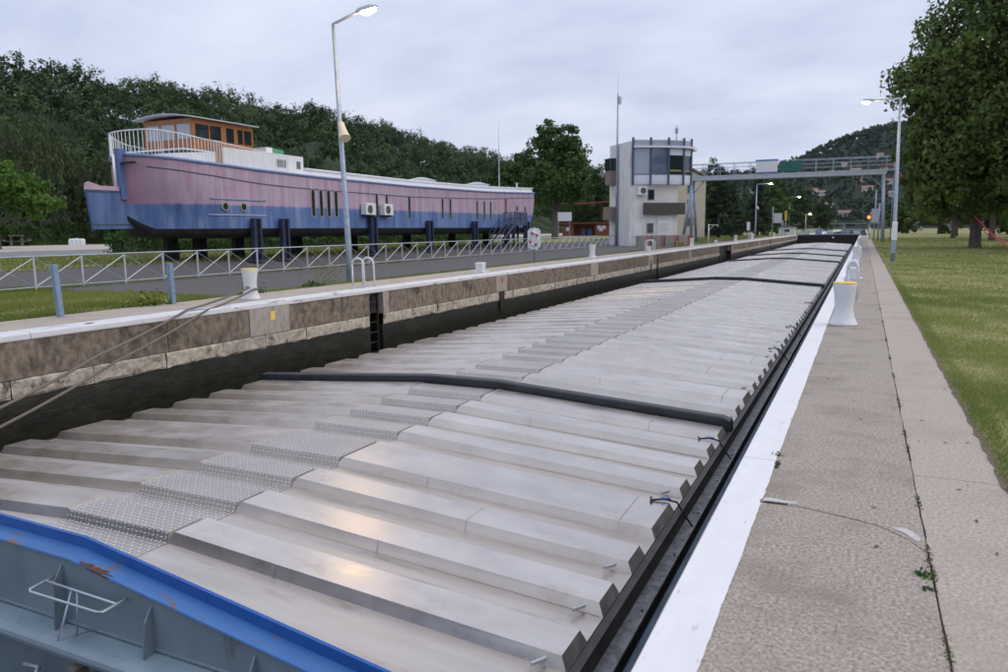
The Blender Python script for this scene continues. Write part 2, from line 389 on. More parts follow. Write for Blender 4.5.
def np_mesh(name, V, F, rnd=None):
    """fast mesh from arrays: V (n,3), F (m,k)"""
    me = bpy.data.meshes.new(name); k = F.shape[1]; nf = len(F)
    me.vertices.add(len(V)); me.vertices.foreach_set('co', np.ascontiguousarray(V, dtype=np.float32).ravel())
    me.loops.add(nf*k); me.loops.foreach_set('vertex_index', F.astype(np.int32).ravel())
    me.polygons.add(nf); me.polygons.foreach_set('loop_start', np.arange(0, nf*k, k, dtype=np.int32))
    me.polygons.foreach_set('loop_total', np.full(nf, k, dtype=np.int32))
    if rnd is not None:
        a = me.attributes.new('rnd', 'FLOAT', 'FACE'); a.data.foreach_set('value', rnd.astype(np.float32))
    me.update(calc_edges=True)
    return me

# ------------------------------------------------------------------ foliage
def leaf_mesh(name, C, size, rng, rnd=None, droop=0., aspect=.6, nrm=None, jit=.55):
    n = len(C)
    d = rng.normal(size=(n, 3)); d[:, 2] -= droop; d /= np.linalg.norm(d, axis=1)[:, None]+1e-9
    if nrm is None:
        e = rng.normal(size=(n, 3))
    else:
        nn = nrm/(np.linalg.norm(nrm, axis=1)[:, None]+1e-9)+rng.normal(size=(n, 3))*jit
        nn /= np.linalg.norm(nn, axis=1)[:, None]+1e-9
        d -= nn*(d*nn).sum(1)[:, None]; d /= np.linalg.norm(d, axis=1)[:, None]+1e-9
        e = np.cross(nn, d)
    e -= d*(e*d).sum(1)[:, None]; e /= np.linalg.norm(e, axis=1)[:, None]+1e-9
    s = (size*rng.uniform(.6, 1.35, n))[:, None]
    a = C-d*s*.5; b = C+d*s*.5; l = C+e*s*aspect*.5-d*s*.05; r = C-e*s*aspect*.5-d*s*.05
    V = np.stack([a, l, b, r], 1).reshape(-1, 3)
    F = np.arange(4*n).reshape(n, 4)
    if rnd is None: rnd = rng.uniform(0, 1, n)
    return np_mesh(name, V, F, rnd)
def crown_pts(lobes, n, clumps, rng, sig=.16, hollow=.45):
    """leaf centres: clumps spread through the shells of ellipsoid lobes"""
    lobes = np.array(lobes, float)
    w_ = lobes[:, 3]*lobes[:, 4]*lobes[:, 5]; w_ = w_**.7/np.sum(w_**.7)
    li = rng.choice(len(lobes), clumps, p=w_)
    d = rng.normal(size=(clumps, 3)); d /= np.linalg.norm(d, axis=1)[:, None]
    rr = rng.uniform(hollow**3, 1, clumps)**(1/3)*rng.uniform(.86, 1.06, clumps)
    cc = lobes[li, :3]+d*rr[:, None]*lobes[li, 3:]
    cs = sig*lobes[li, 3:].mean(1)*rng.uniform(.6, 1.4, clumps)
    tone = rng.uniform(0, 1, clumps)
    k = rng.integers(0, clumps, n)
    P = cc[k]+np.clip(rng.normal(size=(n, 3)), -1.5, 1.5)*cs[k][:, None]*np.array([1, 1, .75])
    nr = (P-cc[k])/(cs[k][:, None]+1e-6)*.8+d[k]*.9
    return P, np.clip(.55*tone[k]+.45*rng.uniform(0, 1, n), 0, 1), nr
def tree(name, loc, lobes, trunk_h, trunk_r, n, size, leaf, label, seed, group=None, clumps=None, limbs=6, cat='tree', lean=(0, 0), sig=.16, hollow=.45, droop=0.):
    rng = np.random.default_rng(seed)
    root = empty(name, loc, 0, label, cat, group)
    P, t, nr = crown_pts(lobes, n, clumps or max(30, n//60), rng, sig, hollow)
    link('crown', leaf_mesh('crown', P, size, rng, t, droop, .6, nr, .6), leaf, root)
    tr = MB()
    top = Vector((lean[0], lean[1], trunk_h))
    tr.tube([(0, 0, -.15), (0, 0, .25), (lean[0]*.3, lean[1]*.3, trunk_h*.4), tuple(top)], [trunk_r*1.5, trunk_r*1.05, trunk_r*.85, trunk_r*.6], 9)
    L_ = list(range(len(lobes))); 
    for i in range(min(limbs, max(len(lobes), limbs))):
        lb = lobes[L_[i % len(L_)]]
        dst = Vector((lb[0], lb[1], lb[2]))+Vector(rng.uniform(-.45, .45, 3))*lb[3]
        st = Vector((lean[0]*.6, lean[1]*.6, trunk_h*rng.uniform(.55, .98)))
        mid = st.lerp(dst, .5)+Vector((0, 0, .08*trunk_h))
        tr.tube([st, mid, dst], [trunk_r*.42, trunk_r*.26, trunk_r*.06], 6)
    tr.build('trunk', 'bark', root, True)
    return root
def auto_lobes(h0, h1, rad, k, rng, flat=.8):
    """egg of lobes between heights h0..h1"""
    out = []
    for i in range(k):
        f = (i+.5)/k
        z = h0+(h1-h0)*(.12+.8*f)
        env = math.sin(math.pi*min(max(.16+.74*f, 0), 1))**.7
        a = i*2.4+rng.uniform(-.5, .5)
        r = rad*env
        out.append((math.cos(a)*r*.45, math.sin(a)*r*.45, z, r*.62*rng.uniform(.85, 1.15), r*.62*rng.uniform(.85, 1.15), (h1-h0)/k*rng.uniform(.9, 1.3)*flat+rad*.12))
    return out
def conifer(name, loc, h, rad, n, size, leaf, label, seed, group=None):
    rng = np.random.default_rng(seed)
    root = empty(name, loc, 0, label, 'tree', group)
    nb = int(h*9)
    bz = rng.uniform(.06, .97, nb); ba = rng.uniform(0, 2*np.pi, nb); bl = rad*(1-bz)**.85*rng.uniform(.7, 1.15, nb)+.15
    k = rng.integers(0, nb, n); u = rng.uniform(.08, 1, n)**.6
    P = np.stack([np.cos(ba[k])*bl[k]*u, np.sin(ba[k])*bl[k]*u, bz[k]*h-.28*bl[k]*u+.1*bl[k]*u*u], 1)+rng.normal(size=(n, 3))*np.array([.12, .12, .08])*rad*.6
    tone = rng.uniform(0, 1, nb)
    link('crown', leaf_mesh('crown', P, size, rng, np.clip(.5*tone[k]+.5*rng.uniform(0, 1, n), 0, 1), .6, .4), leaf, root)
    MB().tube([(0, 0, -.1), (0, 0, h*.5), (0, 0, h*.98)], [rad*.09, rad*.06, .03], 7).build('trunk', 'bark', root, True)
    return root

# ------------------------------------------------------------------ ground, hills
def sstep(a, b, x):
    t = min(max((x-a)/(b-a), 0), 1); return t*t*(3-2*t)
def gz(x):
    if x > -12: return -.012
    return .06+.39*sstep(-23, -27.5, -0+x) if False else .06+.39*sstep(23, 27.5, -x)
def grid(name, xs, ys, zf, m, skip=None, parent=None, off=0):
    V = []; F = []; nx = len(xs)
    for y in ys:
        for x in xs: V.append((x, y, zf(x, y)+off))
    for j in range(len(ys)-1):
        for i in range(nx-1):
            if skip and skip((xs[i]+xs[i+1])/2, (ys[j]+ys[j+1])/2): continue
            a = j*nx+i; F.append((a, a+1, a+nx+1, a+nx))
    me = bpy.data.meshes.new(name); me.from_pydata(V, [], F); me.update()
    return link(name, me, m, parent, True)
SX = [-23, -23.6, -24.2, -24.8, -25.4, -26, -26.6, -27.2, -27.5]
xs = sorted(set([-2500, -1200, -600, -300, -205, -150, -100, -84, -60, -40, -30, -20, -14, -12.3, 1.71, 5, 20, 60, 200, 600, 2500]+SX))
ys = [-60, -20, 0, 20, 60, 120, 173, 240, 400, 700, 1200, 2500]
tag(grid('ground', xs, ys, lambda x, y: gz(x), 'grass_ground', lambda x, y: -12.3 < x < 1.7 and y < 700), kind='structure')
def sheet(name, m, xa, ya, off, wob=0, seed=1, **k):
    """ground sheet over [xa]x[ya] following the ground, wavy on its left/right edges"""
    rng = random.Random(seed)
    x0, x1 = xa
    X = sorted(set([x0, x1]+[s for s in SX if x0 < s < x1]))
    Y = np.arange(ya[0], ya[1]+.01, (ya[1]-ya[0])/max(2, int((ya[1]-ya[0])/1.2)))
    V = []; F = []; n = len(X)
    for y in Y:
        w0, w1 = rng.uniform(-wob, wob), rng.uniform(-wob, wob)
        for i, x in enumerate(X):
            xx = x+(w0 if i == 0 else w1 if i == n-1 else 0)
            V.append((xx, y, gz(x)+off))
    for j in range(len(Y)-1):
        for i in range(n-1):
            a = j*n+i; F.append((a, a+1, a+n+1, a+n))
    me = bpy.data.meshes.new(name); me.from_pydata(V, [], F); me.update()
    return tag(link(name, me, m), kind='structure', **k)
sheet('asphalt_yard', 'asphalt', (-28.6, -23.3), (-20, 14.6), .012, .12, 3)
sheet('asphalt_yard', 'asphalt', (-27.2, -14.75), (14.6, 135), .012, .14, 4)
sheet('grey_road', 'road_grey', (-58, -43), (-20, 240), .012, .2, 5)
sheet('gravel_lane', 'gravel_pale', (-84, -58), (-20, 240), .016, .4, 6)
# lock chamber water and the canal above the gate
MW = mat('water_dark', (.010, .013, .011), (.014, .017, .014), 2, .12, 0, .25, 2.2)
tag(bx('chamber_water', 'water_dark', None, -12.6, .2, -20, 173, -4.2, -2.75), kind='structure')
tag(bx('canal_water', 'water_dark', None, -12.3, 1.72, 174.2, 699, -1.6, -.75), kind='structure')

def hill_l(x, y):
    x += 9*math.sin(y*.021)+5*math.sin(y*.057+1)
    h = 36.5*sstep(92, 206, -x)+1.6*math.sin(x*.09+y*.05)+1.2*math.sin(y*.11)
    return max(.3, h-.9) if x > -94 else h
HLX = list(np.arange(-320, -88, 8)); HLY = list(np.arange(20, 760, 14))
tag(grid('wooded_hill', HLX, HLY, lambda x, y: hill_l(x, y)*(1 if y < 560 else 1-.5*sstep(560, 760, y))-1.2, 'hill_floor'), kind='structure')
RIDGE = [(-900, 60), (-400, 62), (-250, 58), (-180, 68), (-130, 74), (-86, 84), (-33, 104), (12, 117), (50, 126), (120, 142), (300, 158), (600, 150), (1000, 110)]
def ridge(x):
    for (a, za), (b, zb) in zip(RIDGE, RIDGE[1:]):
        if a <= x <= b: return za+(zb-za)*(x-a)/(b-a)
    return 60
def hill_f(x, y):
    xr = .752+(x-.752)*1100/max(y, 300)
    return ridge(xr)*sstep(620, 1090, y)*(1 if y < 1100 else 1-.3*sstep(1100, 1500, y))+2.5*math.sin(x*.03+y*.02)*sstep(700, 900, y)-.5
tag(grid('distant_hill', list(np.arange(-900, 901, 30)), list(np.arange(600, 1520, 23)), hill_f, 'hill_floor_far'), kind='structure')

HP = [(-112, 858, 9), (-33, 880, 8), (-10, 868, 13), (-46, 815, 9), (-58, 770, 11), (2, 795, 13), (-30, 755, 12), (-15, 715, 13), (16, 850, 9), (9, 712, 9), (-80, 742, 8), (-5, 830, 7), (-70, 905, 8), (22, 770, 9), (-52, 735, 8), (-22, 905, 7), (12, 900, 8), (-92, 800, 8), (-38, 800, 9), (20, 812, 8)]
# woods as masses of leaf clumps
rng = np.random.default_rng(11)
def wood(name, pos, hs, rs, nl, size, leaf, label, seed, shell=.10):
    """many rounded crowns: each a lumpy dome of leaf clumps facing outwards"""
    rng = np.random.default_rng(seed)
    C = []; T = []; Nn = []
    for (x, y, z), h, r in zip(pos, hs, rs):
        k = max(6, nl//20)
        d = rng.normal(size=(k, 3)); d /= np.linalg.norm(d, axis=1)[:, None]; d[:, 2] = np.abs(d[:, 2])*1.15-.28
        lump = 1+.16*np.sin(d[:, 0]*5+x)*np.sin(d[:, 1]*5+y)
        cc = np.array([x, y, z+h*.5])+d*np.array([r, r, h*.5])*(lump*rng.uniform(.82, 1.04, k))[:, None]
        ii = rng.integers(0, k, nl)
        off = rng.normal(size=(nl, 3))*r*shell
        C.append(cc[ii]+off); Nn.append(d[ii]+off/(r*shell)*.35)
        tt = rng.uniform(0, 1); tn = rng.uniform(0, 1, k)
        T.append(np.clip(.6*tt+.2*tn[ii]+.2*rng.uniform(0, 1, nl), 0, 1))
    C = np.concatenate(C); T = np.concatenate(T); Nn = np.concatenate(Nn)
    o = link(name, leaf_mesh(name, C, size, rng, T, 0, .75, Nn, .3), leaf)
    return tag(o, label, 'woodland', None, 'stuff')
pos = []; hs = []; rs = []
for y in np.arange(30, 640, 8.2):
    for x in np.arange(-228, -98, 8.6):
        xx = x+rng.uniform(-4, 4); yy = y+rng.uniform(-4, 4)
        if yy > 300 and rng.uniform() < .25: continue
        pos.append((xx, yy, hill_l(xx, yy)*(1 if yy < 560 else 1-.5*sstep(560, 760, yy)))); h = rng.uniform(7.5, 13.5); hs.append(h); rs.append(h*rng.uniform(.42, .56))
wood('hillside_wood', pos, hs, rs, 600, .72, 'leaf_wood', 'dark green wood covering the hillside behind the raised pink barge', 21)
pos = []; hs = []; rs = []
for y in np.arange(632, 1120, 11):
    for x in np.arange(-330, 330, 10):
        xx = x+rng.uniform(-5, 5); yy = y+rng.uniform(-5, 5)
        if yy < 960 and rng.uniform() < .08: continue
        if any(abs(xx-hx) < hw*.45+2 and -20 < yy-hy < 6 for hx, hy, hw in HP): continue
        pos.append((xx, yy, hill_f(xx, yy))); h = rng.uniform(7, 12); hs.append(h); rs.append(h*rng.uniform(.42, .6))
wood('distant_wood', pos, hs, rs, 70, 2.8, 'leaf_far', 'dark wood covering the distant hill beyond the footbridge', 22)

# ------------------------------------------------------------------ right quay: slabs, paint, wall
qp = empty('quay_path', (0, 0, 0)); tag(qp, kind='structure')
CR = [(.0, 4.94), (.24, 4.91), (.48, 4.92), (.73, 4.85), (.93, 4.78), (1.04, 4.67), (1.13, 4.55), (1.16, 4.45)]
def crack_y(x):
    for (a, ya), (b, yb) in zip(CR, CR[1:]):
        if a <= x <= b: return ya+(yb-ya)*(x-a)/(b-a)
    return 4.45
rj = random.Random(5)
def slab(x0, x1, y0, y1, m, f0=None, f1=None, jag=.003):
    """concrete slab whose ends can follow a curve; top at z=0, sides down to -.12"""
    nx = 14; ny = max(3, int((y1-y0)/.22)); ny = min(ny, 80)
    top = []
    L0 = [rj.uniform(-jag, jag) for _ in range(ny+1)]; L1 = [rj.uniform(-jag, jag) for _ in range(ny+1)]
    B = []
    for i in range(nx+1):                         # near end
        x = x0+(x1-x0)*i/nx; B.append((x, f0(x) if f0 else y0))
    for j in range(1, ny):
        B.append((x1+L1[j], (f0(x1) if f0 else y0)*(1-j/ny)+(f1(x1) if f1 else y1)*j/ny))
    for i in range(nx, -1, -1):
        x = x0+(x1-x0)*i/nx; B.append((x, f1(x) if f1 else y1))
    for j in range(ny-1, 0, -1):
        B.append((x0+L0[j], (f0(x0) if f0 else y0)*(1-j/ny)+(f1(x0) if f1 else y1)*j/ny))
    mb = MB(); n = len(B)
    mb.v = [(x, y, 0) for x, y in B]+[(x, y, -.12) for x, y in B]
    mb.f = [tuple(range(n))]+[(i, i+n, (i+1) % n+n, (i+1) % n) for i in range(n)]
    return mb.build('slab', m, qp)
g = .0045
slab(.0, 1.16-g, -6, 0, 'concrete_path', None, lambda x: crack_y(x)-.010)
prev = lambda x: crack_y(x)+.008
Y = 12.6
while Y < 172:
    slab(.0, 1.16-g, 0, Y-g, 'concrete_path', prev if callable(prev) else None) if callable(prev) else slab(.0, 1.16-g, prev, Y-g, 'concrete_path')
    prev = Y+g; Y += 7.9
prev = -6
for Y in [5.9, 10.7, 16.2]+list(np.arange(23, 176, 7.4)):
    slab(1.16+g, 1.72, prev+g, min(Y, 172)-g, 'concrete_pale', None, None, .005); prev = Y
tag(bx('quay_bed', 'crack', None, .0+.01, 1.74, -6, 172, -.3, -.035), kind='structure')
# white painted edge with a torn inner border
V = []; F = []; yv = 0
yy = np.concatenate([np.arange(1.5, 9, .025), np.arange(9, 30, .09), np.arange(30, 172, .6)])
rw = random.Random(2); wv = 0
for i, y in enumerate(yy):
    wv = wv*.5+rw.uniform(-.0016, .0016)+(-.006 if rw.random() < .03 else 0)
    xr = .245+wv+.002*math.sin(y*1.7)+.0015*math.sin(y*5.1)-(.012 if 4.88 < y < 4.95 else 0)
    V += [(.004, y, .004), (xr*.6, y, .005), (xr, y, .0042)]
for i in range(len(yy)-1):
    a = i*3; F += [(a, a+1, a+4, a+3), (a+1, a+2, a+5, a+4)]
me = bpy.data.meshes.new('edge_paint'); me.from_pydata(V, [], F); me.update()
link('edge_paint', me, 'white_paint', qp)
for yj_ in [5.85]+list(np.arange(12.6, 60, 7.9)): MB().box(.006, .236, yj_-.0018, yj_+.0018, .0045, .0062).build('coping_joint', 'mortar', qp)
tb('steel_nosing', 'nosing', qp, [(-.012, -6, -.03), (-.012, 60, -.03), (-.012, 172, -.03)], .028, 10)
tag(bx('lock_wall_right', 'wall_wet', None, -.005, .6, -20, 172.5, -5, -.125), kind='structure')
# spalls beside the crack: small pale patches of mortar
for i, P in enumerate([[(.25, 4.93), (.29, 4.935), (.40, 4.945), (.47, 4.95), (.45, 4.985), (.37, 4.99), (.30, 5.01), (.26, 5.0)], [(.985, 4.775), (1.05, 4.72), (1.12, 4.60), (1.135, 4.66), (1.11, 4.74), (1.05, 4.80)]]):
    mb = MB(); P = [(x+rj.uniform(-.004, .004), y+rj.uniform(-.004, .004)) for x, y in P]
    mb.v = [(x, y, .003) for x, y in P]; mb.f = [tuple(range(len(P)))]
    mb.build('mortar_patch', 'mortar' if i < 2 else 'white_paint', qp)
# dirt along the lawn edge
V = []; F = []; yy = np.concatenate([np.arange(2, 30, .12), np.arange(30, 100, 1.)])
for i, y in enumerate(yy):
    V += [(1.70+rw.uniform(-.02, .012), y, .005), (1.75+rw.uniform(-.02, .03), y, .006)]
F = [(2*i, 2*i+1, 2*i+3, 2*i+2) for i in range(len(yy)-1)]
me = bpy.data.meshes.new('soil_edge'); me.from_pydata(V, [], F); me.update()
tag(link('soil_edge', me, 'dirt'), kind='structure')

# ------------------------------------------------------------------ left lock wall
lw = empty('lock_wall_left', (-12, 0, 0)); tag(lw, kind='structure')
def lwbox(name, m, y0, y1, z0, z1, x1=0., x0=-.5, c=0): return MB().box(x0, x1, y0, y1, z0, z1).build(name, m, lw)
GAPS = [(17.78, 18.42), (51.3, 51.75), (76.5, 83.4), (121, 121.8)]      # ladder slots and the stop-log recess
PALE = [(13.03, 14.38), (18.42, 18.72), (26.05, 27.05), (37.3, 38.5), (49.0, 50.2), (61.8, 62.7), (83.4, 84.2), (95, 96), (107, 108.2)]
def cuts(y0, y1):
    segs = [(y0, y1)]
    for a, b in GAPS:
        ns = []
        for s, e in segs:
            if b <= s or a >= e: ns.append((s, e)); continue
            if a > s: ns.append((s, a))
            if b < e: ns.append((b, e))
        segs = ns
    return segs
edges = [4.0, 6.2, 9.2, 10.7]
e_ = 10.7
pe = sorted(set([3, 6.2, 9.05, 10.75]+[v for p in PALE for v in p]+[22.4, 31.5, 34.2, 43, 46.2, 56, 66, 72, 89, 101, 115, 128, 136, 144, 152, 160, 172]))
rng_ = random.Random(8)
for a, b in zip(pe, pe[1:]):
    pale = any(abs(a-p[0]) < .01 for p in PALE)
    for s, e in cuts(a, b):
        if e-s < .05: continue
        lwbox('wall_panel', 'wall_pale' if pale else 'wall_brown', s+.006, e-.006, -.655, -.012, (.01 if pale else rng_.uniform(-.012, .0)))
y = 3.
while y < 170:
    L_ = rng_.uniform(1.25, 1.75) if y < 90 else rng_.uniform(2.5, 3.4)
    for s, e in cuts(y, min(y+L_, 172)):
        if e-s < .08: continue
        j = lambda v=.012: rng_.uniform(-v, v)
        mb = MB(); x1 = .02+j(.015)
        k = 8 if y < 60 else 2
        # front face broken into a rough grid so the arrises are uneven
        rows = [-.97, -.94, -.82, -.70, -.667]
        gv = []
        for r_, z in enumerate(rows):
            for i in range(k+1):
                yy_ = s+.008+(e-s-.016)*i/k
                edge = r_ in (0, 4) or i in (0, k)
                gv.append((x1-(.035 if edge else 0)+j(.010), yy_, z+(j(.014)-.01 if r_ == 0 else j(.006))))
        mb.v = gv; n = k+1
        mb.f = [(r_*n+i, r_*n+i+1, (r_+1)*n+i+1, (r_+1)*n+i) for r_ in range(4) for i in range(k)]
        kk = len(mb.v)
        mb.v += [(-.4, s+.008, -.667), (-.4, e-.008, -.667)]
        mb.f.append((4*n, 4*n+k, kk+1, kk))
        mb.build('stone', 'stone_band', lw)
    y += L_
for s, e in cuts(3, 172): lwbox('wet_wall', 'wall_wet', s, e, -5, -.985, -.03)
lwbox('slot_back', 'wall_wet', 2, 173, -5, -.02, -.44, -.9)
for a, b in GAPS[:2]+GAPS[3:]:
    for s in (a+.06, b-.06):
        bx('ladder_rail', 'dark_steel', lw, -.2, -.14, s-.02, s+.02, -4.5, -.05)
    for z in np.arange(-4.2, -.1, .3): tb('ladder_rung', 'dark_steel', lw, [(-.17, a+.06, z), (-.17, b-.06, z)], .016, 6)
# small painted gauge marks and mooring slot
bx('yellow_mark', 'bollard_yellow', lw, .008, .014, 13.72, 13.86, -.33, -.12)
bx('red_mark', 'red_paint', lw, .008, .014, 26.5, 26.66, -.3, -.1)
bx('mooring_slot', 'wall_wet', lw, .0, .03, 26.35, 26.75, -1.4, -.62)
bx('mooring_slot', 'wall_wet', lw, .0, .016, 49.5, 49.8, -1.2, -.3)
# coping: rounded white blocks
prof = [(-.38, -.01), (.012, -.01), (.02, .01), (.018, .085), (-.004, .112), (-.38, .122)]
y = 2.
while y < 172:
    L_ = 5.95 if y < 40 else 9.95
    MB().prism([(p[0], p[1]+rng_.uniform(-.001, .001)) for p in prof], 1, y+.006, min(y+L_, 172)-.006).build('coping_block', 'white_coping', lw)
    y += L_
# stop-log recess frame
bx('recess_frame', 'dark_steel', lw, -.05, .03, 76.2, 76.5, -4, .0); bx('recess_frame', 'rust', lw, -.05, .03, 83.4, 83.65, -4, .0)
lp = empty('quay_pavement', (0, 0, 0)); tag(lp, kind='structure')
y = 2.
while y < 172:
    MB().box(-14.15+rng_.uniform(-.05, .05), -12.385, y+.008, min(y+5.9, 172), -.1, .1+rng_.uniform(-.003, .003)).build('slab', 'concrete_pale', lp)
    y += 5.92
# blue paint smear on the coping
for (y0, y1) in ((11.45, 11.95), (12.05, 12.3), (9.0, 9.25)):
    n = 10; P = [((y0+y1)/2+(y1-y0)/2*math.cos(2*math.pi*j/n)*rng_.uniform(.7, 1.1), -.06-12+.05*math.sin(2*math.pi*j/n)*rng_.uniform(.5, 1.2)) for j in range(n)]
    mb = MB(); mb.v = [(p[1]-.06, p[0], .1235) for p in P]; mb.f = [tuple(range(n))]
    o = mb.build('paint_smear', 'boat_trim' if y0 > 9.1 else 'plastic_dark', lp)

# ------------------------------------------------------------------ cargo barge with hatch covers
barge = empty('cargo_barge', (0, 0, -2.75), 0, 'long cargo barge with grey metal hatch covers filling the lock chamber', 'barge')
BZ = 2.75      # children are written in world coordinates, lifted by this
def bb(mb, name, m, parent=None, smooth=False):
    o = mb.build(name, m, parent or barge, smooth)
    if parent is None: o.location = (0, 0, BZ)
    return o
XR, XL, XW0, XW1, ZP, ZE = -1.13, -10.83, -6.73, -5.23, -1.13, -1.41
def zr(x):
    if x > XW1: return ZP+(ZE-ZP)*(x-XW1)/(XR-XW1)
    if x < XW0: return ZP+(ZE-ZP)*(x-XW0)/(XL-XW0)
    return ZP
RH = .11
def rib_mesh(w, side):
    """one trapezoid rib from the walkway down to the hatch edge; local y=0 is its near top edge"""
    xi, xo = (XW1+.0, XR) if side > 0 else (XW0, XL)
    so_ = .05*side
    e = .036
    z0, z1 = zr(xi), zr(xo)
    h = RH
    # base ring / top ring
    ins = .07 if side > 0 else 0.
    v = [(xi-.03*side*(side > 0), -e, z0-h), (xo+so_, -e, z1-h), (xo+so_, w+e, z1-h), (xi-.03*side*(side > 0), w+e, z0-h),
         (xi+ins*side, 0, z0+.004), (xo, 0, z1), (xo, w, z1), (xi+ins*side, w, z0+.004)]
    mb = MB()
    fs = [(0, 1, 5, 4), (2, 3, 7, 6), (4, 5, 6, 7), (3, 0, 4, 7)]
    if side < 0: fs = [f[::-1] for f in fs]
    mb.add(v, fs)
    return mb, v
def small_bevel(o, wdt=.008):
    b = o.modifiers.new('bevel', 'BEVEL'); b.width = wdt; b.segments = 2; b.limit_method = 'ANGLE'
RM = {}
def rib_set(wd):
    for side in (1, -1):
        mb, v = rib_mesh(wd, side)
        me = mb.mesh('rib'); me.materials.append(MATS['alu'])
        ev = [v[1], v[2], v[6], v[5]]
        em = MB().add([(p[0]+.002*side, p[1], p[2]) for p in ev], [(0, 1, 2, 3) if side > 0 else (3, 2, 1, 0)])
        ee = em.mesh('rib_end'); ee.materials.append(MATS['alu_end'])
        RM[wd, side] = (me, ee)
    tm = MB(); e = .036; h = RH
    a, b = XW0+.0, XW1-.0
    tm.add([(a, -e, ZP-h-.005), (b, -e, ZP-h-.005), (b, wd+e, ZP-h-.005), (a, wd+e, ZP-h-.005), (a, 0, ZP-.008), (b, 0, ZP-.008), (b, wd, ZP-.008), (a, wd, ZP-.008)],
           [(0, 1, 5, 4), (2, 3, 7, 6), (4, 5, 6, 7), (3, 0, 4, 7), (1, 2, 6, 5)])
    me = tm.mesh('walkway_step'); me.materials.append(MATS['tread'])
    RM[wd, 0] = (me, None)
STRIPS = [12.18, 43.9, 73.4, 88.2, 107.6]
END = 152.
rb = random.Random(4)
def put(name, me, parent, loc, **k):
    o = bpy.data.objects.new(name, me); COL.objects.link(o); o.parent = parent; o.location = loc
    return o
pin_me = MB().tube([(0, .02, -.03), (-.09, -.17, -.015)], .017, 8).mesh('lifting_pin'); pin_me.materials.append(MATS['galv_light'])
seam_me = {}
def seam(w, x):
    """sheet joint: low cover strap across a rib at x"""
    mb = MB(); z = zr(x); t = .003; hw = .008; e = .036; h = RH
    P = [(-e*.98-.004, z-h*.98), (-.002, z+t), (w+.002, z+t), (w+e, z-h*.98)]
    r0 = [(x-hw, p[0], p[1]) for p in P]; r1 = [(x+hw, p[0], p[1]) for p in P]
    mb.loft([r0, r1], close=False); 
    q = mb.mesh('seam'); q.materials.append(MATS['alu_old']); return q
def cover(y0, y1, ribs, first=False):
    """one hatch cover: base sheet with ribs and tread plates standing on it"""
    mb = MB(); P = [XL-.03, XW0, XW1, XR+.03]
    vs = []
    for y in (y0, y1):
        vs += [(x, y, zr(min(max(x, XL), XR))-RH) for x in P]
    mb.add(vs, [(0, 1, 5, 4), (1, 2, 6, 5), (2, 3, 7, 6)])
    wk = MB().add([(XW0, y0, ZP-RH+.003), (XW1, y0, ZP-RH+.003), (XW1, y1, ZP-RH+.003), (XW0, y1, ZP-RH+.003)], [(0, 1, 2, 3)])
    # thin edge lips at the two long edges
    for x, sgn in ((XR+.03, 1), (XL-.03, -1)):
        mb.box(x, x+.02*sgn, y0, y1, ZE-RH-.10, ZE-RH+.004)
    c = bb(mb, 'hatch_cover', 'alu_old')
    wk.build('walkway_sheet', 'tread', c)
    for (y, w) in ribs:
        if (w, 1) not in RM: rib_set(w)
        for side in (1, -1, 0):
            me, ee = RM[w, side]
            dy = 0 if side else rb.uniform(-.015, .0)
            o = put('rib' if side else 'walkway_plate', me, c, (0, y+dy, rb.uniform(-.003, .003)))
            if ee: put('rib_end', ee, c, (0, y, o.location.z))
        if y < 60:
            if rb.random() < .3 and y < 46: put('lifting_pin', pin_me, c, (XR-.10, y+.02, ZE-.02))
            if w > .6:
                if (w, -1.5) not in seam_me: seam_me[w, -1.5] = seam(w, -1.5)
                put('seam', seam_me[w, -1.5], c, (0, y, .001))
            if rb.random() < .75:
                x = rb.choice([-3.4, -2.9, -3.9, -2.2]); key = (w, x)
                if key not in seam_me: seam_me[key] = seam(w, x)
                put('seam', seam_me[key], c, (0, y, .001))
    return c
def section(y0, y1, start=None):
    y = start if start is not None else y0+.06; ribs = []; k = 1 if start is not None else 2
    cov0 = y0
    while y+.5 < y1:
        wide = k % 4 == 0
        wd = .82 if wide and y+.95 < y1 else .40
        ribs.append((y, wd)); y += (.885 if wd == .40 else 1.36); k += 1
        if wd == .82:
            cut = y-.18
            cover(cov0, min(cut, y1), ribs); cov0 = cut; ribs = []
    if ribs:
        yl_, wl_ = ribs[-1]; wl_ = round(y1-.06-yl_, 2); ribs[-1] = (yl_, wl_)
        cover(cov0, y1, ribs)
section(4.12, 12.16, 4.90)
pts = STRIPS+[END]
for a, b in zip(pts, pts[1:]): section(a+.24, b-.02)
# weather strips between the cover groups: one rubber profile over the roof shape with dropped ends
def strip_prof(x, up): return zr(min(max(x, XL), XR))+up
for i, y in enumerate(STRIPS):
    mb = MB(); X = [XL-.06, XW0, XW1, XR-.02]
    R0 = []
    for x in X: R0.append([(x, y, strip_prof(x, -.14)), (x, y, strip_prof(x, .11)), (x, y+.03, strip_prof(x, .13)), (x, y+.19, strip_prof(x, .13)), (x, y+.22, strip_prof(x, .11)), (x, y+.22, strip_prof(x, -.14))])
    # bend over the edge
    ze = ZE
    R0.append([(XR+.06, y, ze-.2), (XR+.10, y, ze+.07), (XR+.10, y+.03, ze+.09), (XR+.10, y+.19, ze+.09), (XR+.10, y+.22, ze+.07), (XR+.06, y+.22, ze-.2)])
    R0.append([(XR+.08, y, ze-.45), (XR+.15, y, ze-.45), (XR+.16, y+.03, ze-.45), (XR+.16, y+.19, ze-.45), (XR+.15, y+.22, ze-.45), (XR+.08, y+.22, ze-.45)])
    mb.loft(R0, True, True)
    bb(mb, 'weather_strip', 'black_rubber')
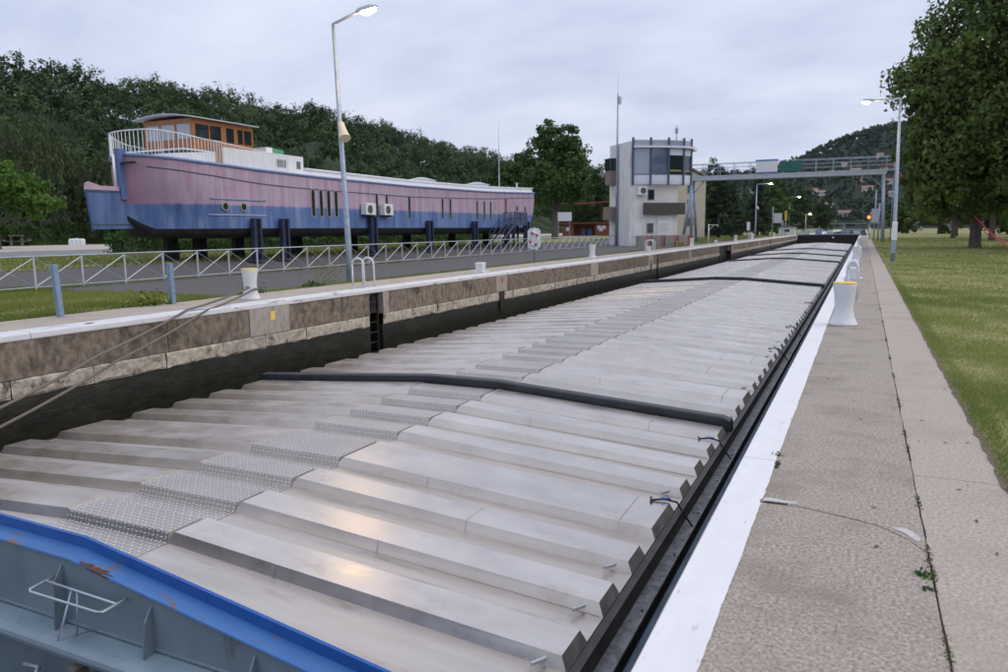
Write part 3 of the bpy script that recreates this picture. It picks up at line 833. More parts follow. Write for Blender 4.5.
# tie-down straps at the hatch edge
for y in (8.42, 11.25, 20.6, 25.4, 33.8):
    s = bb(MB().tube([(-1.33, y-.10, -1.385), (-1.19, y-.02, -1.38), (-1.06, y+.04, -1.42), (-.96, y+.05, -1.58), (-.84, y+.06, -1.74), (-.82, y+.06, -1.95)], .013, 6), 'tie_strap', 'black_rubber', None, True)
    k_ = MB().tube([(-1.22, y-.035, -1.373), (-1.13, y+.012, -1.388)], .018, 6).build('ratchet', 'blue_bright', s, True)
    MB().tube([(-1.35, y-.03, -1.375), (-1.31, y-.17, -1.385)], .014, 6).build('hook', 'black_rubber', s, True)
# coamings, side decks, hull
bb(MB().box(-1.065, -.99, 4.1, END, -2.4, -1.51), 'coaming', 'dark_steel')
bb(MB().box(-1.0, -.85, 4.1, END, -1.72, -1.69), 'coaming_ledge', 'deck_grime')
bb(MB().box(-.99, -.93, 4.1, END, -2.4, -1.725), 'coaming', 'dark_steel')
bb(MB().box(-10.94, -10.88, 4.1, END, -2.4, -1.51), 'coaming', 'dark_steel')
bb(MB().box(-.99, -.33, -6, END+6, -2.46, -2.405), 'side_deck', 'dark_steel')
bb(MB().box(-11.5, -10.94, -6, END+6, -2.46, -2.405), 'side_deck', 'dark_steel')
bb(MB().box(-11.52, -.31, -6, END+8, -3.9, -2.47), 'hull', 'dark_steel')
for y in np.arange(5., 60, 1.3): bb(MB().lathe([(.011, 0), (.011, .012), (.006, .018)], 8, (-.89, y, -1.69)), 'bolt', 'dark_steel')
bb(MB().tube([(-.30, -6, -2.3), (-.30, END, -2.3)], .05, 8), 'rubbing_strake', 'black_rubber')
bb(MB().box(-10.9, -1.0, END+.02, END+.12, -2.4, -1.2), 'end_coaming', 'dark_steel')
# near bulkhead with blue rim
FY = 4.0
RT = [(XL, -1.47), (XW0, -.85), (XW1, -.87), (-1.02, -1.475)]
def rimz(x):
    for (a, za), (b, zb) in zip(RT, RT[1:]):
        if a <= x <= b: return za+(zb-za)*(x-a)/(b-a)
    return RT[-1][1]
RX = [XL, XW0-.12, XW0, XW0+.12, XW1-.12, XW1, XW1+.12, -3.2, -2.1, -1.02]
mb = MB(); mb.loft([[(x, FY+.03, rimz(x)-.12), (x, FY+.03, rimz(x)+.012), (x, FY+.055, rimz(x)+.018), (x, FY+.07, rimz(x)-.12)] for x in RX], True, True)
bb(mb, 'rim_upstand', 'blue_bright')
mb = MB(); mb.loft([[(x, FY-.14, rimz(x)-.125), (x, FY-.135, rimz(x)-.112), (x, FY+.03, rimz(x)-.085), (x, FY+.03, rimz(x)-.125)] for x in RX], True, True)
bb(mb, 'rim_flange', 'blue_rim')
mb = MB(); mb.loft([[(x, FY-.12, rimz(x)-.126), (x, FY-.12, -2.9), (x, FY-.09, -2.9), (x, FY-.09, rimz(x)-.126)] for x in RX], True, True)
bb(mb, 'bulkhead', 'hull_grey')
# rust scar on the flange
cx0 = -4.92
n = 30; mb = MB()
P = [(cx0+.21*math.cos(2*math.pi*j/n)*rj.uniform(.55, 1.15), FY-.115+.038*math.sin(2*math.pi*j/n)*rj.uniform(.4, 1.3)) for j in range(n)]
P = [(x, max(y, FY-.139)) for x, y in P]
zf = lambda x, y: rimz(x)-.112+.027*(y-(FY-.135))/.165+.0035
mb.v = [(x, y, zf(x, y)) for x, y in P]; mb.f = [tuple(range(n))]
bb(mb, 'rust_patch', 'rust')
mb = MB(); P2 = [(cx0-.12, 0), (cx0-.02, -.045), (cx0+.07, -.03), (cx0+.17, -.05), (cx0+.2, 0)]
mb.v = [(x, FY-.1425, rimz(x)-.114+z*.3) for x, z in P2]; mb.f = [tuple(range(len(P2)))[::-1]]
bb(mb, 'rust_patch', 'rust')
# horizontal round-nosed stringer
pr = [(FY-.13, -1.60)]+[(FY-.30-.07*math.sin(a), -1.69+.07*math.cos(a)) for a in np.linspace(0, math.pi, 7)]+[(FY-.13, -1.78)]
bb(MB().prism(pr, 0, -10.9, -1.0), 'stringer', 'hull_shelf', None, False)
bb(MB().box(-10.9, -1.0, FY-.126, FY-.118, -1.585, -1.565), 'weld_bead', 'hull_shelf')
for i, x in enumerate(np.arange(-9.75, -1.3, 1.085)):
    x = x+.07
    zt = rimz(x)-.19
    mb = MB(); pr = [(FY-.13, zt), (FY-.205, zt-.12), (FY-.24, -1.61), (FY-.13, -1.61)]
    mb.prism(pr, 0, x-.007, x+.007)
    bb(mb, 'stiffener', 'hull_grey')
# step rack of bent rod
st = bb(MB().tube([(-5.42, FY-.13, -1.17), (-5.36, 3.60, -1.165), (-5.31, 3.575, -1.165), (-4.50, 3.575, -1.165), (-4.46, 3.60, -1.165), (-4.54, FY-.13, -1.20)], .011, 7), 'step_rack', 'galv_rod', None, True)
MB().tube([(-5.40, 3.76, -1.167), (-4.50, 3.76, -1.19)], .010, 6).build('crossbar', 'galv_rod', st, True)
MB().tube([(-5.06, 3.76, -1.18), (-5.05, 3.60, -1.55), (-4.96, FY-.15, -1.56)], .010, 6).build('lower_bar', 'galv', st, True)
MB().tube([(-4.99, 3.76, -1.18), (-4.985, 3.72, -1.555)], .009, 6).build('lower_bar', 'galv', st, True)
# lower recess: after deck with machinery
bb(MB().box(-10.9, -1.0, 1.2, FY-.13, -2.95, -2.80), 'after_deck', 'dark_steel')
bb(MB().box(-10.9, -1.0, FY-.20, FY-.125, -2.42, -2.33), 'lower_stringer', 'hull_grey')
bb(MB().box(-5.02, -4.93, FY-.36, FY-.24, -2.8, -1.80), 'pillar', 'old_wood')
bb(MB().box(-4.74, -4.22, 3.30, 3.66, -2.8, -2.02, c=.03), 'machine_box', 'hull_shelf')
bb(MB().lathe([(.02, 0), (.02, .05), (.012, .07)], 8, (-4.55, 3.45, -2.02)), 'cap', 'dark_steel')
mb = MB().tube([(-6.1, 3.45, -2.25), (-5.55, 3.45, -2.25)], .12, 14).tube([(-6.2, 3.45, -2.25), (-6.1, 3.45, -2.25)], .17, 14).tube([(-5.56, 3.45, -2.25), (-5.5, 3.45, -2.25)], .17, 14)
bb(mb, 'winch', 'hull_shelf', None, False)
bb(MB().tube([(-5.75, 3.72, -2.0), (-5.55, 3.72, -1.98), (-5.5, 3.6, -2.1)], .022, 6), 'pipe', 'galv_rod', None, True)
bb(MB().box(-6.6, -5.4, 3.25, 3.65, -2.8, -2.42), 'winch_bed', 'dark_steel')

# ------------------------------------------------------------------ bollards, low mooring boxes, ladder hoops
BP = [(.245, 0), (.25, .012), (.225, .05), (.185, .14), (.16, .27), (.155, .36), (.165, .48), (.185, .62), (.198, .715), (.2, .745)]
def bollard(loc, label, s=1.):
    r = empty('bollard', loc, 0, label, 'bollard', 'white mooring bollards along the lock')
    MB().lathe(BP, 26).build('post', 'bollard_white', r, True)
    MB().lathe([(.203, .746), (.205, .756), (.195, .768), (.06, .776)], 26).build('cap', 'bollard_yellow', r, True)
    r.scale = (s, s, s)
    return r
b0 = bollard((.50, 14.8, .004), 'nearest white waisted bollard with yellow top on the right-hand path')
for y, lb in ((41.6, 'second white bollard along the right-hand path, near the grey lamp post'), (69, 'third white bollard far along the right-hand path, beyond the lamp post')):
    dup_tree(b0, (.50, y, .004), None, lb)
ords = ['nearest white bollard on the far quay, two ropes tied round it', 'second white bollard on the far quay, in front of the fence end', 'white bollard on the far quay beside the control tower',
        'fourth white bollard on the far quay, just past the control tower', 'fifth white bollard on the far quay, below the conifers', 'last white bollard on the far quay before the gate']
for i, (y, lb) in enumerate(zip((14.2, 41.5, 69.5, 95.5, 110.5, 139), ords)):
    dup_tree(b0, (-13.05 if i == 0 else -13.35, y, .1), None, lb)
def mooring_box(loc, rz, label):
    r = empty('mooring_block', loc, rz, label, 'mooring block', 'low white mooring blocks')
    MB().box(-.3, .3, -.3, .3, .0, .03).build('base_plate', 'bollard_white', r)
    mb = MB(); mb.loft([[(-.13, -.14, .031), (.13, -.14, .031), (.13, .14, .031), (-.13, .14, .031)], [(-.16, -.17, .36), (.16, -.17, .36), (.16, .17, .36), (-.16, .17, .36)], [(-.13, -.14, .385), (.13, -.14, .385), (.13, .14, .385), (-.13, .14, .385)]], True, True)
    mb.build('block', 'bollard_white', r)
    return r
m0 = mooring_box((.50, 28.2, .004), 0, 'low white mooring block on the right-hand path behind the white hoop')
for loc, lb in (((.5, 55.4, .004), 'farther low white mooring block on the right-hand path'), ((-13., 26.7, .1), 'low white mooring block on the far quay nearest the lifebuoy'),
                ((-13.35, 54.2, .1), 'low white mooring block on the far quay left of the control tower'), ((-13.35, 82, .1), 'low white mooring block on the far quay by the wall recess')):
    dup_tree(m0, loc, None, lb)
def hoop_pts(w, h):
    P = [(0, 0, 0), (0, 0, h*.80)]
    for a in np.linspace(math.pi, 0, 9)[0:]:
        P.append((w/2+w/2*math.cos(a), 0, h*.80+h*.20*math.sin(a)))
    return P+[(w*1.05, 0, 0)]
def ladder_hoops(loc, w, h, gap, r, label, sides):
    o = empty('ladder_hoop', loc, 0, label, 'handrail', 'white ladder handrails')
    for k in range(sides):
        MB().tube([(x, y+k*gap, z) for x, y, z in hoop_pts(w, h)], r, 8).build('hoop', 'bollard_white', o, True)
        for x in (0, w*1.05): MB().lathe([(r*2.2, 0), (r*2.2, .012), (r*1.1, .014)], 10, (x, k*gap, 0)).build('foot', 'bollard_white', o)
    return o
ladder_hoops((-12.75, 18.0, .122), .40, .86, .5, .028, 'pair of white ladder hoops on the far quay beside the tall lamp post', 2)
ladder_hoops((-12.85, 51.3, .122), .55, .86, .5, .028, 'pair of white ladder hoops in front of the control tower', 2)
ladder_hoops((-12.85, 103.5, .122), .55, .86, .5, .028, 'pair of white ladder hoops on the far quay beyond the footbridge', 2)
ladder_hoops((.46, 19.4, .004), .22, .95, .5, .034, 'nearer white hoop handrails on the right-hand quay edge', 2)
ladder_hoops((.46, 34.5, .004), .22, .95, .5, .034, 'farther white hoop handrails on the right-hand quay edge', 2)
ladder_hoops((.46, 62.5, .004), .22, .95, .5, .034, 'farthest white hoop handrails on the right-hand quay edge', 2)

# ropes
def rope(pts, label, r=.026):
    # fine catenary-like curve through the points
    P = [Vector(p) for p in pts]; out = []
    for i in range(len(P)-1):
        n = 10; sag = .012*(P[i+1]-P[i]).length
        for k in range(n):
            t = k/n; q = P[i].lerp(P[i+1], t); q.z -= sag*4*t*(1-t)*(1 if i > 0 else .3); out.append(q)
    out.append(P[-1])
    return tag(MB().tube(out, r, 8).build('mooring_rope', 'rope', None, True), label, 'rope', 'mooring ropes')
rope([(-13.20, 14.12, .40), (-12.9, 14.0, .41), (-12.02, 11.3, .155), (-11.4, 8.74, -.38), (-11.2, 6.88, -.90), (-11.0, 5.4, -1.45), (-11.05, 3.6, -2.3)], 'upper brown mooring rope running from the bollard across the wall')
rope([(-12.90, 14.36, .36), (-12.84, 14.1, .36), (-12.0, 11.8, .10), (-11.5, 9.22, -.54), (-11.2, 6.85, -1.20), (-11.02, 5.2, -1.75), (-11.0, 3.4, -2.35)], 'lower brown mooring rope running from the bollard down to the barge')
for k in range(2):
    pass
# blue-grey square posts
for i, (x, y, ln, lb) in enumerate(((-13.82, 9.74, -.03, 'left of two blue-grey square posts on the grass edge of the far quay'), (-13.9, 12.56, -.01, 'right of two blue-grey square posts, nearer the roped bollard'))):
    mb = MB(); h = 1.06 if i == 0 else .96; s = .055
    mb.loft([[(x-s, y-s, .05), (x+s, y-s, .05), (x+s, y+s, .05), (x-s, y+s, .05)], [(x-s+ln, y-s+ln, h+.1), (x+s+ln, y-s+ln, h+.1), (x+s+ln, y+s+ln, h+.1), (x-s+ln, y+s+ln, h+.1)]], True, True)
    o = mb.build('square_post', 'post_blue'); small_bevel(o, .01); tag(o, lb, 'post', 'blue-grey square posts')

# ------------------------------------------------------------------ long fence with crossed bars
fe = empty('fence', (-21.95, 0, .06), 0, 'long pale metal fence of crossed diagonal bars in front of the pink barge', 'fence')
FP = 1.56; FH = 1.02; nP = 42; Y0 = 9.8
fpost = MB().box(-.022, .022, -.022, .022, 0, FH).mesh('post'); fpost.materials.append(MATS['galv_light'])
d1 = MB().tube([(0, .04, .14), (0, FP-.04, FH-.05)], .018, 5).mesh('diagonal'); d1.materials.append(MATS['galv_light'])
d2 = MB().tube([(0, .04, FH-.05), (0, FP-.04, .14)], .011, 5).mesh('diagonal'); d2.materials.append(MATS['galv'])
for i in range(nP+1):
    put('post', fpost, fe, (0, Y0+i*FP, 0))
    if i < nP:
        put('diagonal', d1, fe, (.01, Y0+i*FP, 0)); put('diagonal', d2, fe, (-.012, Y0+i*FP, 0))
for nm, z, r in (('top_rail', FH+.012, .026), ('bottom_rail', .10, .020)):
    MB().tube([(0, Y0-.1, z), (0, Y0+nP*FP+.1, z)], r, 6).build(nm, 'galv_light', fe, True)

# ------------------------------------------------------------------ lamp posts
def lamp(name, loc, h, arm, rise, label, lean=(0, 0), head=.62, r=.085, flood=None, group='tall lamp posts with lit heads', cat='lamp post'):
    """arm: (dx,dy) horizontal reach of the outreach arm"""
    o = empty(name, loc, 0, label, cat, group)
    MB().tube([(0, 0, 0), (0, 0, 1.2), (lean[0], lean[1], h)], [r*1.15, r*1.05, r*.55], 10).build('pole', 'galv', o, True)
    MB().lathe([(.2, 0), (.2, .02), (.12, .03)], 12).build('base_plate', 'galv', o)
    a = Vector((arm[0], arm[1], 0)); d = a.normalized(); n = Vector((-d.y, d.x, 0))
    t = Vector((lean[0], lean[1], h)); e = t+a+Vector((0, 0, rise))
    MB().tube([t-Vector((0, 0, .05)), t+Vector((0, 0, .02)), e], r*.5, 7).build('arm', 'galv', o, True)
    slope = rise/a.length*.35
    def ring(s, wd, z0, z1):
        c = e+d*s+Vector((0, 0, slope*s))
        return [c-n*wd+Vector((0, 0, z0)), c+n*wd+Vector((0, 0, z0)), c+n*wd*.8+Vector((0, 0, z1)), c-n*wd*.8+Vector((0, 0, z1))]
    mb = MB().loft([ring(-.08, .05, -.03, .05), ring(.08, .11, -.06, .09), ring(head*.7, .14, -.05, .09), ring(head, .07, -.02, .04)], True, True)
    hd = mb.build('head', 'galv_light', o); small_bevel(hd, .015)
    MB().loft([ring(.12, .095, -.10, -.055), ring(head*.45, .12, -.15, -.055), ring(head*.9, .075, -.09, -.045)], True, True).build('diffuser', 'lamp_glow', hd, True)
    if flood:
        z, fx, fy = flood
        f = Vector((fx, fy, 0)); p = Vector((lean[0]*z/h, lean[1]*z/h, z))
        fo = MB().tube([p, p+f*.22], .02, 6).build('bracket', 'galv', o, True)
        dd = (f.normalized()*.55+Vector((0, 0, -.8))).normalized()
        c = p+f*.30
        MB().tube([c-dd*.30, c-dd*.05, c+dd*.16, c+dd*.32], [.11, .125, .16, .20], 14).build('loudspeaker', 'flood_beige', o, False)
    return o
mat('flood_beige', (.55, .50, .40), (.62, .57, .46), 5, .5)
lamp('lamp_post', (-14.82, 20.6, .06), 8.32, (1.0, .0), .28, 'tall grey lamp post with lit warm head and beige horn on the far quay', (-.28, 0), .72, .10, (4.95, .75, -.5))
lr = lamp('lamp_post', (2.12, 42.05, .0), 7.85, (-1.22, 0), .02, 'tall grey lamp post with white box on the lawn beside the right-hand path', (-.10, 0), .5, .10)
MB().box(-.12, .12, -.22, -.11, 1.08, 1.98, c=.02).build('switch_box', 'plastic_white', lr)
MB().box(-.10, .10, -.20, -.09, .45, 1.06).build('lower_box', 'galv', lr)
lamp('lamp_post', (-16.6, 140, .06), 9.2, (1.9, 0), .1, 'lamp post on the far quay left of the lock gate, below the footbridge', (0, 0), .7, .12, (5.2, .8, -.4))
lamp('lamp_post', (-16.6, 205, .06), 9.2, (1.9, 0), .1, 'small distant lamp post behind the grey notice board', (0, 0), .7, .12)
lamp('lamp_post', (-15.5, 250, .06), 5.6, (.7, 0), .1, 'short distant lamp with bright head beyond the gate', (0, 0), .9, .14)

# ------------------------------------------------------------------ lifebuoy on its post
lb = empty('lifebuoy_stand', (-15.7, 38.5, .06), 0, 'lifebuoy with red bands on a white board and grey post by the fence', 'lifebuoy')
tb('post', 'galv', lb, [(0, 0, 0), (0, 0, 1.85)], .035, 8)
brd = MB(); brd.prism([(-.36, .78), (-.2, .62), (.2, .62), (.36, .78), (.36, 1.62), (.22, 1.78), (-.22, 1.78), (-.36, 1.62)], 1, -.10, -.04)
brd.build('board', 'plastic_white', lb)
rg = []
for a in range(25):
    t = a*2*math.pi/24; rg.append((.22*math.cos(t), -.16, 1.2+.36*math.sin(t)))
mbr = {'w': MB(), 'r': MB()}
for a in range(24):
    key = 'r' if a % 6 in (1, 2) else 'w'
    mbr[key].tube([rg[a], rg[a+1]], .055, 8, True)
mbr['w'].build('ring', 'plastic_white', lb, True); mbr['r'].build('red_band', 'red_paint', lb, True)
lb.rotation_euler = (0, 0, R(8))

# ------------------------------------------------------------------ old pink and blue barge on props
BX, CX = -25.75, -28.3; HB = 2.55; Y_S, Y_B = 22.75, 64.4
boat = empty('grounded_barge', (CX, 43, .45), 0, 'old pink and blue barge raised on dark props behind the fence', 'boat')
def bo(mb, name, m, parent=None, smooth=False):
    o = mb.build(name, m, parent or boat, smooth)
    if parent is None: o.location = (-CX, -43, -.45)
    return o
SH = [(22, 5.28), (23.5, 5.02), (24.7, 4.88), (28, 4.76), (32, 4.68), (41.6, 4.62), (53, 4.72), (60, 4.92), (66, 5.14)]
def lerp_tab(T, x):
    if x <= T[0][0]: return T[0][1]
    for (a, za), (b, zb) in zip(T, T[1:]):
        if a <= x <= b: return za+(zb-za)*(x-a)/(b-a)
    return T[-1][1]
sheer = lambda y: lerp_tab(SH, y)
def half(y, z):
    """half breadth; finer low down at the stern"""
    k = sstep(1.5, 4.2, z)
    ls = 5.0-1.9*k
    a = min(max((y-(Y_S+ (1-k)*.25))/ls, 0), 1); b = min(max((Y_B-(1-k)*.4-y)/(3.4+1.2*(1-k)), 0), 1)
    fa = (1-(1-a)**2.4)**.62 if a > 0 else 0; fb = (1-(1-b)**2.3)**.55 if b > 0 else 0
    return max(.06, HB*fa*fb)
botz = lambda y: 1.5+.95*(1-sstep(22.4, 23.7, y))+.1*(1-sstep(23.5, 26, y))+.75*sstep(61.5, 64.6, y)
LOW = lambda y: max(1.95, botz(y)+.18)
YS = list(np.linspace(Y_S, 28, 16))+list(np.linspace(29.5, 58.5, 20))+list(np.linspace(59.5, Y_B, 14))
def strake(zlo, zhi, n, name, m, inset=0., ys=YS):
    rings = []
    mb = MB(); 
    for sgn in (1, -1):
        R_ = []
        for y in ys:
            z0, z1 = zlo(y), zhi(y)
            R_.append([(CX+sgn*(half(y, z0+(z1-z0)*i/n)-inset), y, z0+(z1-z0)*i/n) for i in range(n+1)])
        if sgn < 0: R_ = [r[::-1] for r in R_]
        mb.loft(R_, close=False)
    return bo(mb, name, m, None, True)
mid = lambda y: 3.02
strake(lambda y: max(mid(y), LOW(y)), sheer, 5, 'topside_plating', 'boat_paint')
strake(LOW, lambda y: max(mid(y), LOW(y)), 4, 'lower_plating', 'boat_paint')
# bottom with turned bilge
mb = MB(); R_ = []
for y in YS:
    h = half(y, LOW(y)); zb = botz(y)
    R_.append([(CX+h, y, LOW(y)), (CX+h*.96, y, (LOW(y)+zb)/2), (CX+h*.84, y, zb), (CX-h*.84, y, zb), (CX-h*.96, y, (LOW(y)+zb)/2), (CX-h, y, LOW(y))])
mb.loft(R_, close=False); bo(mb, 'bottom', 'boat_black', None, True)
mb = MB(); mb.loft([[(CX+half(y, 4.6)*.99, y, sheer(y)-.02), (CX-half(y, 4.6)*.99, y, sheer(y)-.02)] for y in YS], close=False); bo(mb, 'deck', 'boat_white')
# gunwale bar, rub line, stern streak
bo(MB().tube([(CX+half(y, 4.8)+.01, y, sheer(y)-.02) for y in YS], .075, 6), 'gunwale', 'boat_trim', None, True)
bo(MB().tube([(CX-half(y, 4.8)-.01, y, sheer(y)-.02) for y in YS], .075, 6), 'gunwale', 'boat_trim', None, True)
rlz = lambda y: sheer(y)-.47-.22*sstep(22, 30, y)+.25*sstep(40, 64, y)
bo(MB().tube([(CX+half(y, rlz(y))+.008, y, rlz(y)) for y in YS if y > 22.9], .026, 5), 'rub_line', 'steel_blue', None, True)
bo(MB().tube([(CX+half(y, 3.2)+.01, y, 3.28-.03*(y-26.5)*.2) for y in np.linspace(25.2, 28.6, 8)], .035, 5), 'rubbing_bar', 'boat_trim', None, True)
bo(MB().tube([(CX+half(y, 2.6)+.01, y, 2.56-.03*(y-26.5)*.2) for y in np.linspace(25.2, 28.6, 8)], .03, 5), 'rubbing_bar', 'boat_pink', None, True)

# sternpost, rudder
bo(MB().box(CX-.14, CX+.16, Y_S-.22, Y_S+.16, 3.2, 5.36), 'stern_post', 'steel_blue2' if 'steel_blue2' in MATS else 'boat_blue')
bo(MB().box(CX-.95, CX+.95, Y_S-.18, Y_S-.02, 4.72, 4.80), 'crossbar', 'boat_black')
rd = MB(); rd.prism([(20.98, 3.56), (22.62, 3.56), (22.62, 3.2), (23.3, 3.1), (23.75, 2.3), (23.5, 1.98), (21.15, 1.94)], 0, CX-.07, CX+.07)
ru = bo(rd, 'rudder', 'boat_blue')
MB().prism([(20.93, 3.575), (20.98, 3.84), (21.12, 3.9), (21.35, 3.84), (21.6, 3.76), (22.5, 3.76), (22.5, 3.575)], 0, CX-.06, CX+.06).build('rudder_top', 'boat_pink', ru)
MB().box(CX+.06, CX+.10, 21.0, 22.75, 3.50, 3.58).build('rudder_band', 'steel_blue', ru)
MB().box(CX+.06, CX+.09, 21.15, 23.0, 2.12, 2.17).build('rudder_band', 'steel_blue', ru)
bo(MB().tube([(CX, Y_S-.35, 3.7), (CX, Y_S-.38, 5.1)], .05, 7), 'rudder_stock', 'boat_white', None, True)
# slot windows, portholes
def slot(y, z0, z1, w_=.17):
    x = CX+half(y, (z0+z1)/2)
    pr = []
    for a in np.linspace(0, math.pi, 6): pr.append((y+w_/2*math.cos(a), z1-w_/2+w_/2*math.sin(a)))
    for a in np.linspace(math.pi, 2*math.pi, 6): pr.append((y+w_/2*math.cos(a), z0+w_/2+w_/2*math.sin(a)))
    k = 1.35; zc = (z0+z1)/2
    prb = [(y+(p[0]-y)*k, zc+(p[1]-zc)*1.06) for p in pr]
    f = bo(MB().prism(prb, 0, x-.02, x+.03), 'window', 'slot_frame')
    MB().prism(pr, 0, x+.0, x+.034).build('pane', 'slot_dark', f)
for y in (32.13, 32.78, 33.42, 34.06, 37.95, 39.0, 41.54, 45.8, 46.9, 51.0, 52.2, 53.3): slot(y, 2.55, 3.98, .25 if y < 35 else .21)
for y in (58.3, 60.0): slot(y, 3.3, 3.75, .26)
for y in (26.0, 27.1):
    x = CX+half(y, 2.95)
    f = bo(MB().tube([(x-.03, y, 2.95), (x+.05, y, 2.95)], .20, 18), 'porthole', 'slot_frame')
    MB().tube([(x+.03, y, 2.95), (x+.056, y, 2.95)], .155, 18).build('pane', 'slot_dark', f)
bo(MB().box(BX-.02, BX+.03, 55.9, 56.3, 3.0, 4.3), 'red_door_jamb', 'boat_red')
# white deck works
def deck(x0, x1, y0, y1, zt, name='cabin_side', m='boat_white'):
    mb = MB(); zb = min(sheer(y0), sheer(y1))-.1
    return bo(mb.box(x0, x1, y0, y1, zb, zt), name, m)
mb = MB(); ysc = list(np.linspace(23.9, 26.0, 7))
mb.loft([[(CX+half(y, 4.8)-.42, y, sheer(y)-.1), (CX+half(y, 4.8)-.42, y, 5.42-.10*(26-y)), (CX-half(y, 4.8)+.42, y, 5.42-.10*(26-y)), (CX-half(y, 4.8)+.42, y, sheer(y)-.1)] for y in ysc], True, True); bo(mb, 'cabin_side', 'boat_white')
deck(-30.3, -26.25, 26.55, 32.1, 5.68)
for i in range(7):
    y = 26.03+i*.075
    bo(MB().box(-26.32, -26.27, y, y+.055, sheer(26)-.02, 5.95), 'wood_slat', 'wood_slat')
cab = deck(-30.0, -26.5, 26.0, 26.55, 5.4)
for y, w_ in ((30.05, .75), (31.55, .32)):
    f = bo(MB().box(-26.26, -26.235, y, y+w_, 5.02, 5.42), 'vent', 'slot_frame')
    for k in range(int(w_/.09)): MB().box(-26.236, -26.222, y+.04+k*.09, y+.08+k*.09, 5.05, 5.39).build('vent_slat', 'plastic_dark', f)
# long low coaming and roof forward
for s in (1, -1):
    mb = MB(); ys2 = list(np.linspace(32.1, 62.8, 22))
    mb.loft([[(CX+s*min(2.05, half(y, 4.5)-.12), y, sheer(y)-.1), (CX+s*min(2.0, half(y, 4.5)-.15), y, sheer(y)+.36)] for y in ys2], close=False)
    bo(mb, 'trunk_side', 'boat_white', None, True)
    bo(MB().tube([(CX+s*(min(2.08, half(y, 4.5)-.1)), y, sheer(y)+.40) for y in ys2], .05, 6), 'trunk_rail', 'boat_white', None, True)
mb = MB(); mb.loft([[(CX+min(2.0, half(y, 4.5)-.15), y, sheer(y)+.36), (CX+.9, y, sheer(y)+.5), (CX-.9, y, sheer(y)+.5), (CX-min(2.0, half(y, 4.5)-.15), y, sheer(y)+.36)] for y in ys2], close=False)
bo(mb, 'trunk_roof', 'boat_white', None, True)
for y in (46.5, 55.2):
    h = bo(MB().box(CX-.6, CX+.7, y, y+1.5, sheer(y)+.45, sheer(y)+.68), 'skylight', 'boat_white')
    MB().loft([[(CX-.75, y-.15, sheer(y)+.69), (CX+.85, y-.15, sheer(y)+.69), (CX+.85, y+1.65, sheer(y)+.69), (CX-.75, y+1.65, sheer(y)+.69)], [(CX-.1, y+.5, sheer(y)+.9), (CX+.2, y+.5, sheer(y)+.9), (CX+.2, y+1., sheer(y)+.9), (CX-.1, y+1., sheer(y)+.9)]], True, True).build('lid', 'sign_grey', h)
bo(MB().tube([(CX, 56.6, 5.1), (CX, 56.6, 6.1)], .05, 6), 'stove_pipe', 'rust', None, True)
bo(MB().tube([(CX, 60.2, 5.2), (CX, 60.2, 8.4), (CX, 60.2, 10.9)], [.05, .04, .015], 6), 'mast', 'galv_light', None, True)
bo(MB().tube([(CX+.6, 62.6, 5.2), (CX+.6, 62.6, 5.95)], .05, 6), 'bitt', 'boat_white', None, True)
bo(MB().box(CX+.3, CX+.7, 63.4, 63.8, 5.1, 5.4), 'bitt', 'boat_white')
bo(MB().box(-27.6, -26.6, 29.75, 30.2, 5.69, 6.0), 'locker', 'boat_white')
bo(MB().prism([(30.2, 5.7), (30.2, 6.02), (31.1, 5.95), (31.2, 5.7)], 0, -27.6, -26.7), 'tarp_cover', 'green_cover')
# wheelhouse of varnished wood
WX0, WX1, WY0, WY1, WZ0, WZ1 = -29.8, -26.75, 25.25, 29.05, 4.9, 6.88
wh = bo(MB().box(WX0, WX1, WY0, WY1, WZ0, 5.98), 'wheelhouse', 'wood_varnish')
def whp(x0, x1, y0, y1, z0, z1, nm='window_post', m='wood_varnish'): return MB().box(x0, x1, y0, y1, z0, z1).build(nm, m, wh)
whp(WX0, WX1, WY0, WY1, 6.66, WZ1, 'header')
n = 4
for i in range(n):
    x = WX0+(WX1-WX0-.09)*i/(n-1); whp(x, x+.09, WY0+.002, WY0+.09, 5.985, 6.655)
for y, w_ in ((WY0+.095, .12), (WY0+1.0, .07), (WY0+1.75, .3), (WY0+2.55, .22), (WY0+3.12, .07), (WY1-.1, .097)):
    whp(WX1-.09, WX1-.002, y, y+w_, 5.985, 6.655); whp(WX0+.002, WX0+.09, y, y+w_, 5.985, 6.655)
for i in range(3):
    a = WX0+(WX1-WX0-.09)*i/3+.092; b_ = WX0+(WX1-WX0-.09)*(i+1)/3-.002
    whp(a, b_, WY0+.035, WY0+.05, 5.985, 6.655, 'pane', 'glass_pale')
for a, b_ in ((WY0+.22, WY0+.995), (WY0+1.075, WY0+1.745), (WY0+2.055, WY0+2.545), (WY0+2.775, WY0+3.115), (WY0+3.195, WY1-.105)):
    whp(WX1-.05, WX1-.035, a, b_, 5.985, 6.655, 'pane', 'glass_dark'); whp(WX0+.035, WX0+.05, a, b_, 5.985, 6.655, 'pane', 'glass_dark')
whp(WX0+.1, WX1-.1, WY1-.05, WY1-.03, 5.985, 6.655, 'pane', 'glass_dark')
mb = MB(); mb.loft([[(CX+t*(WX1-WX0+.5)/2, y, 6.885+.16*(1-t*t)-(.0 if k == 0 else -.05)) for k in (0, 1) for t in ((-1, -.5, 0, .5, 1) if k == 0 else (1, .5, 0, -.5, -1))] for y in (WY0-.38, WY1+.22)], True, True)
bo(mb, 'wheelhouse_roof', 'sign_grey')
bo(MB().box(-30.1, -26.45, 24.4, 29.3, 5.42, 5.47), 'bridge_deck', 'boat_white')
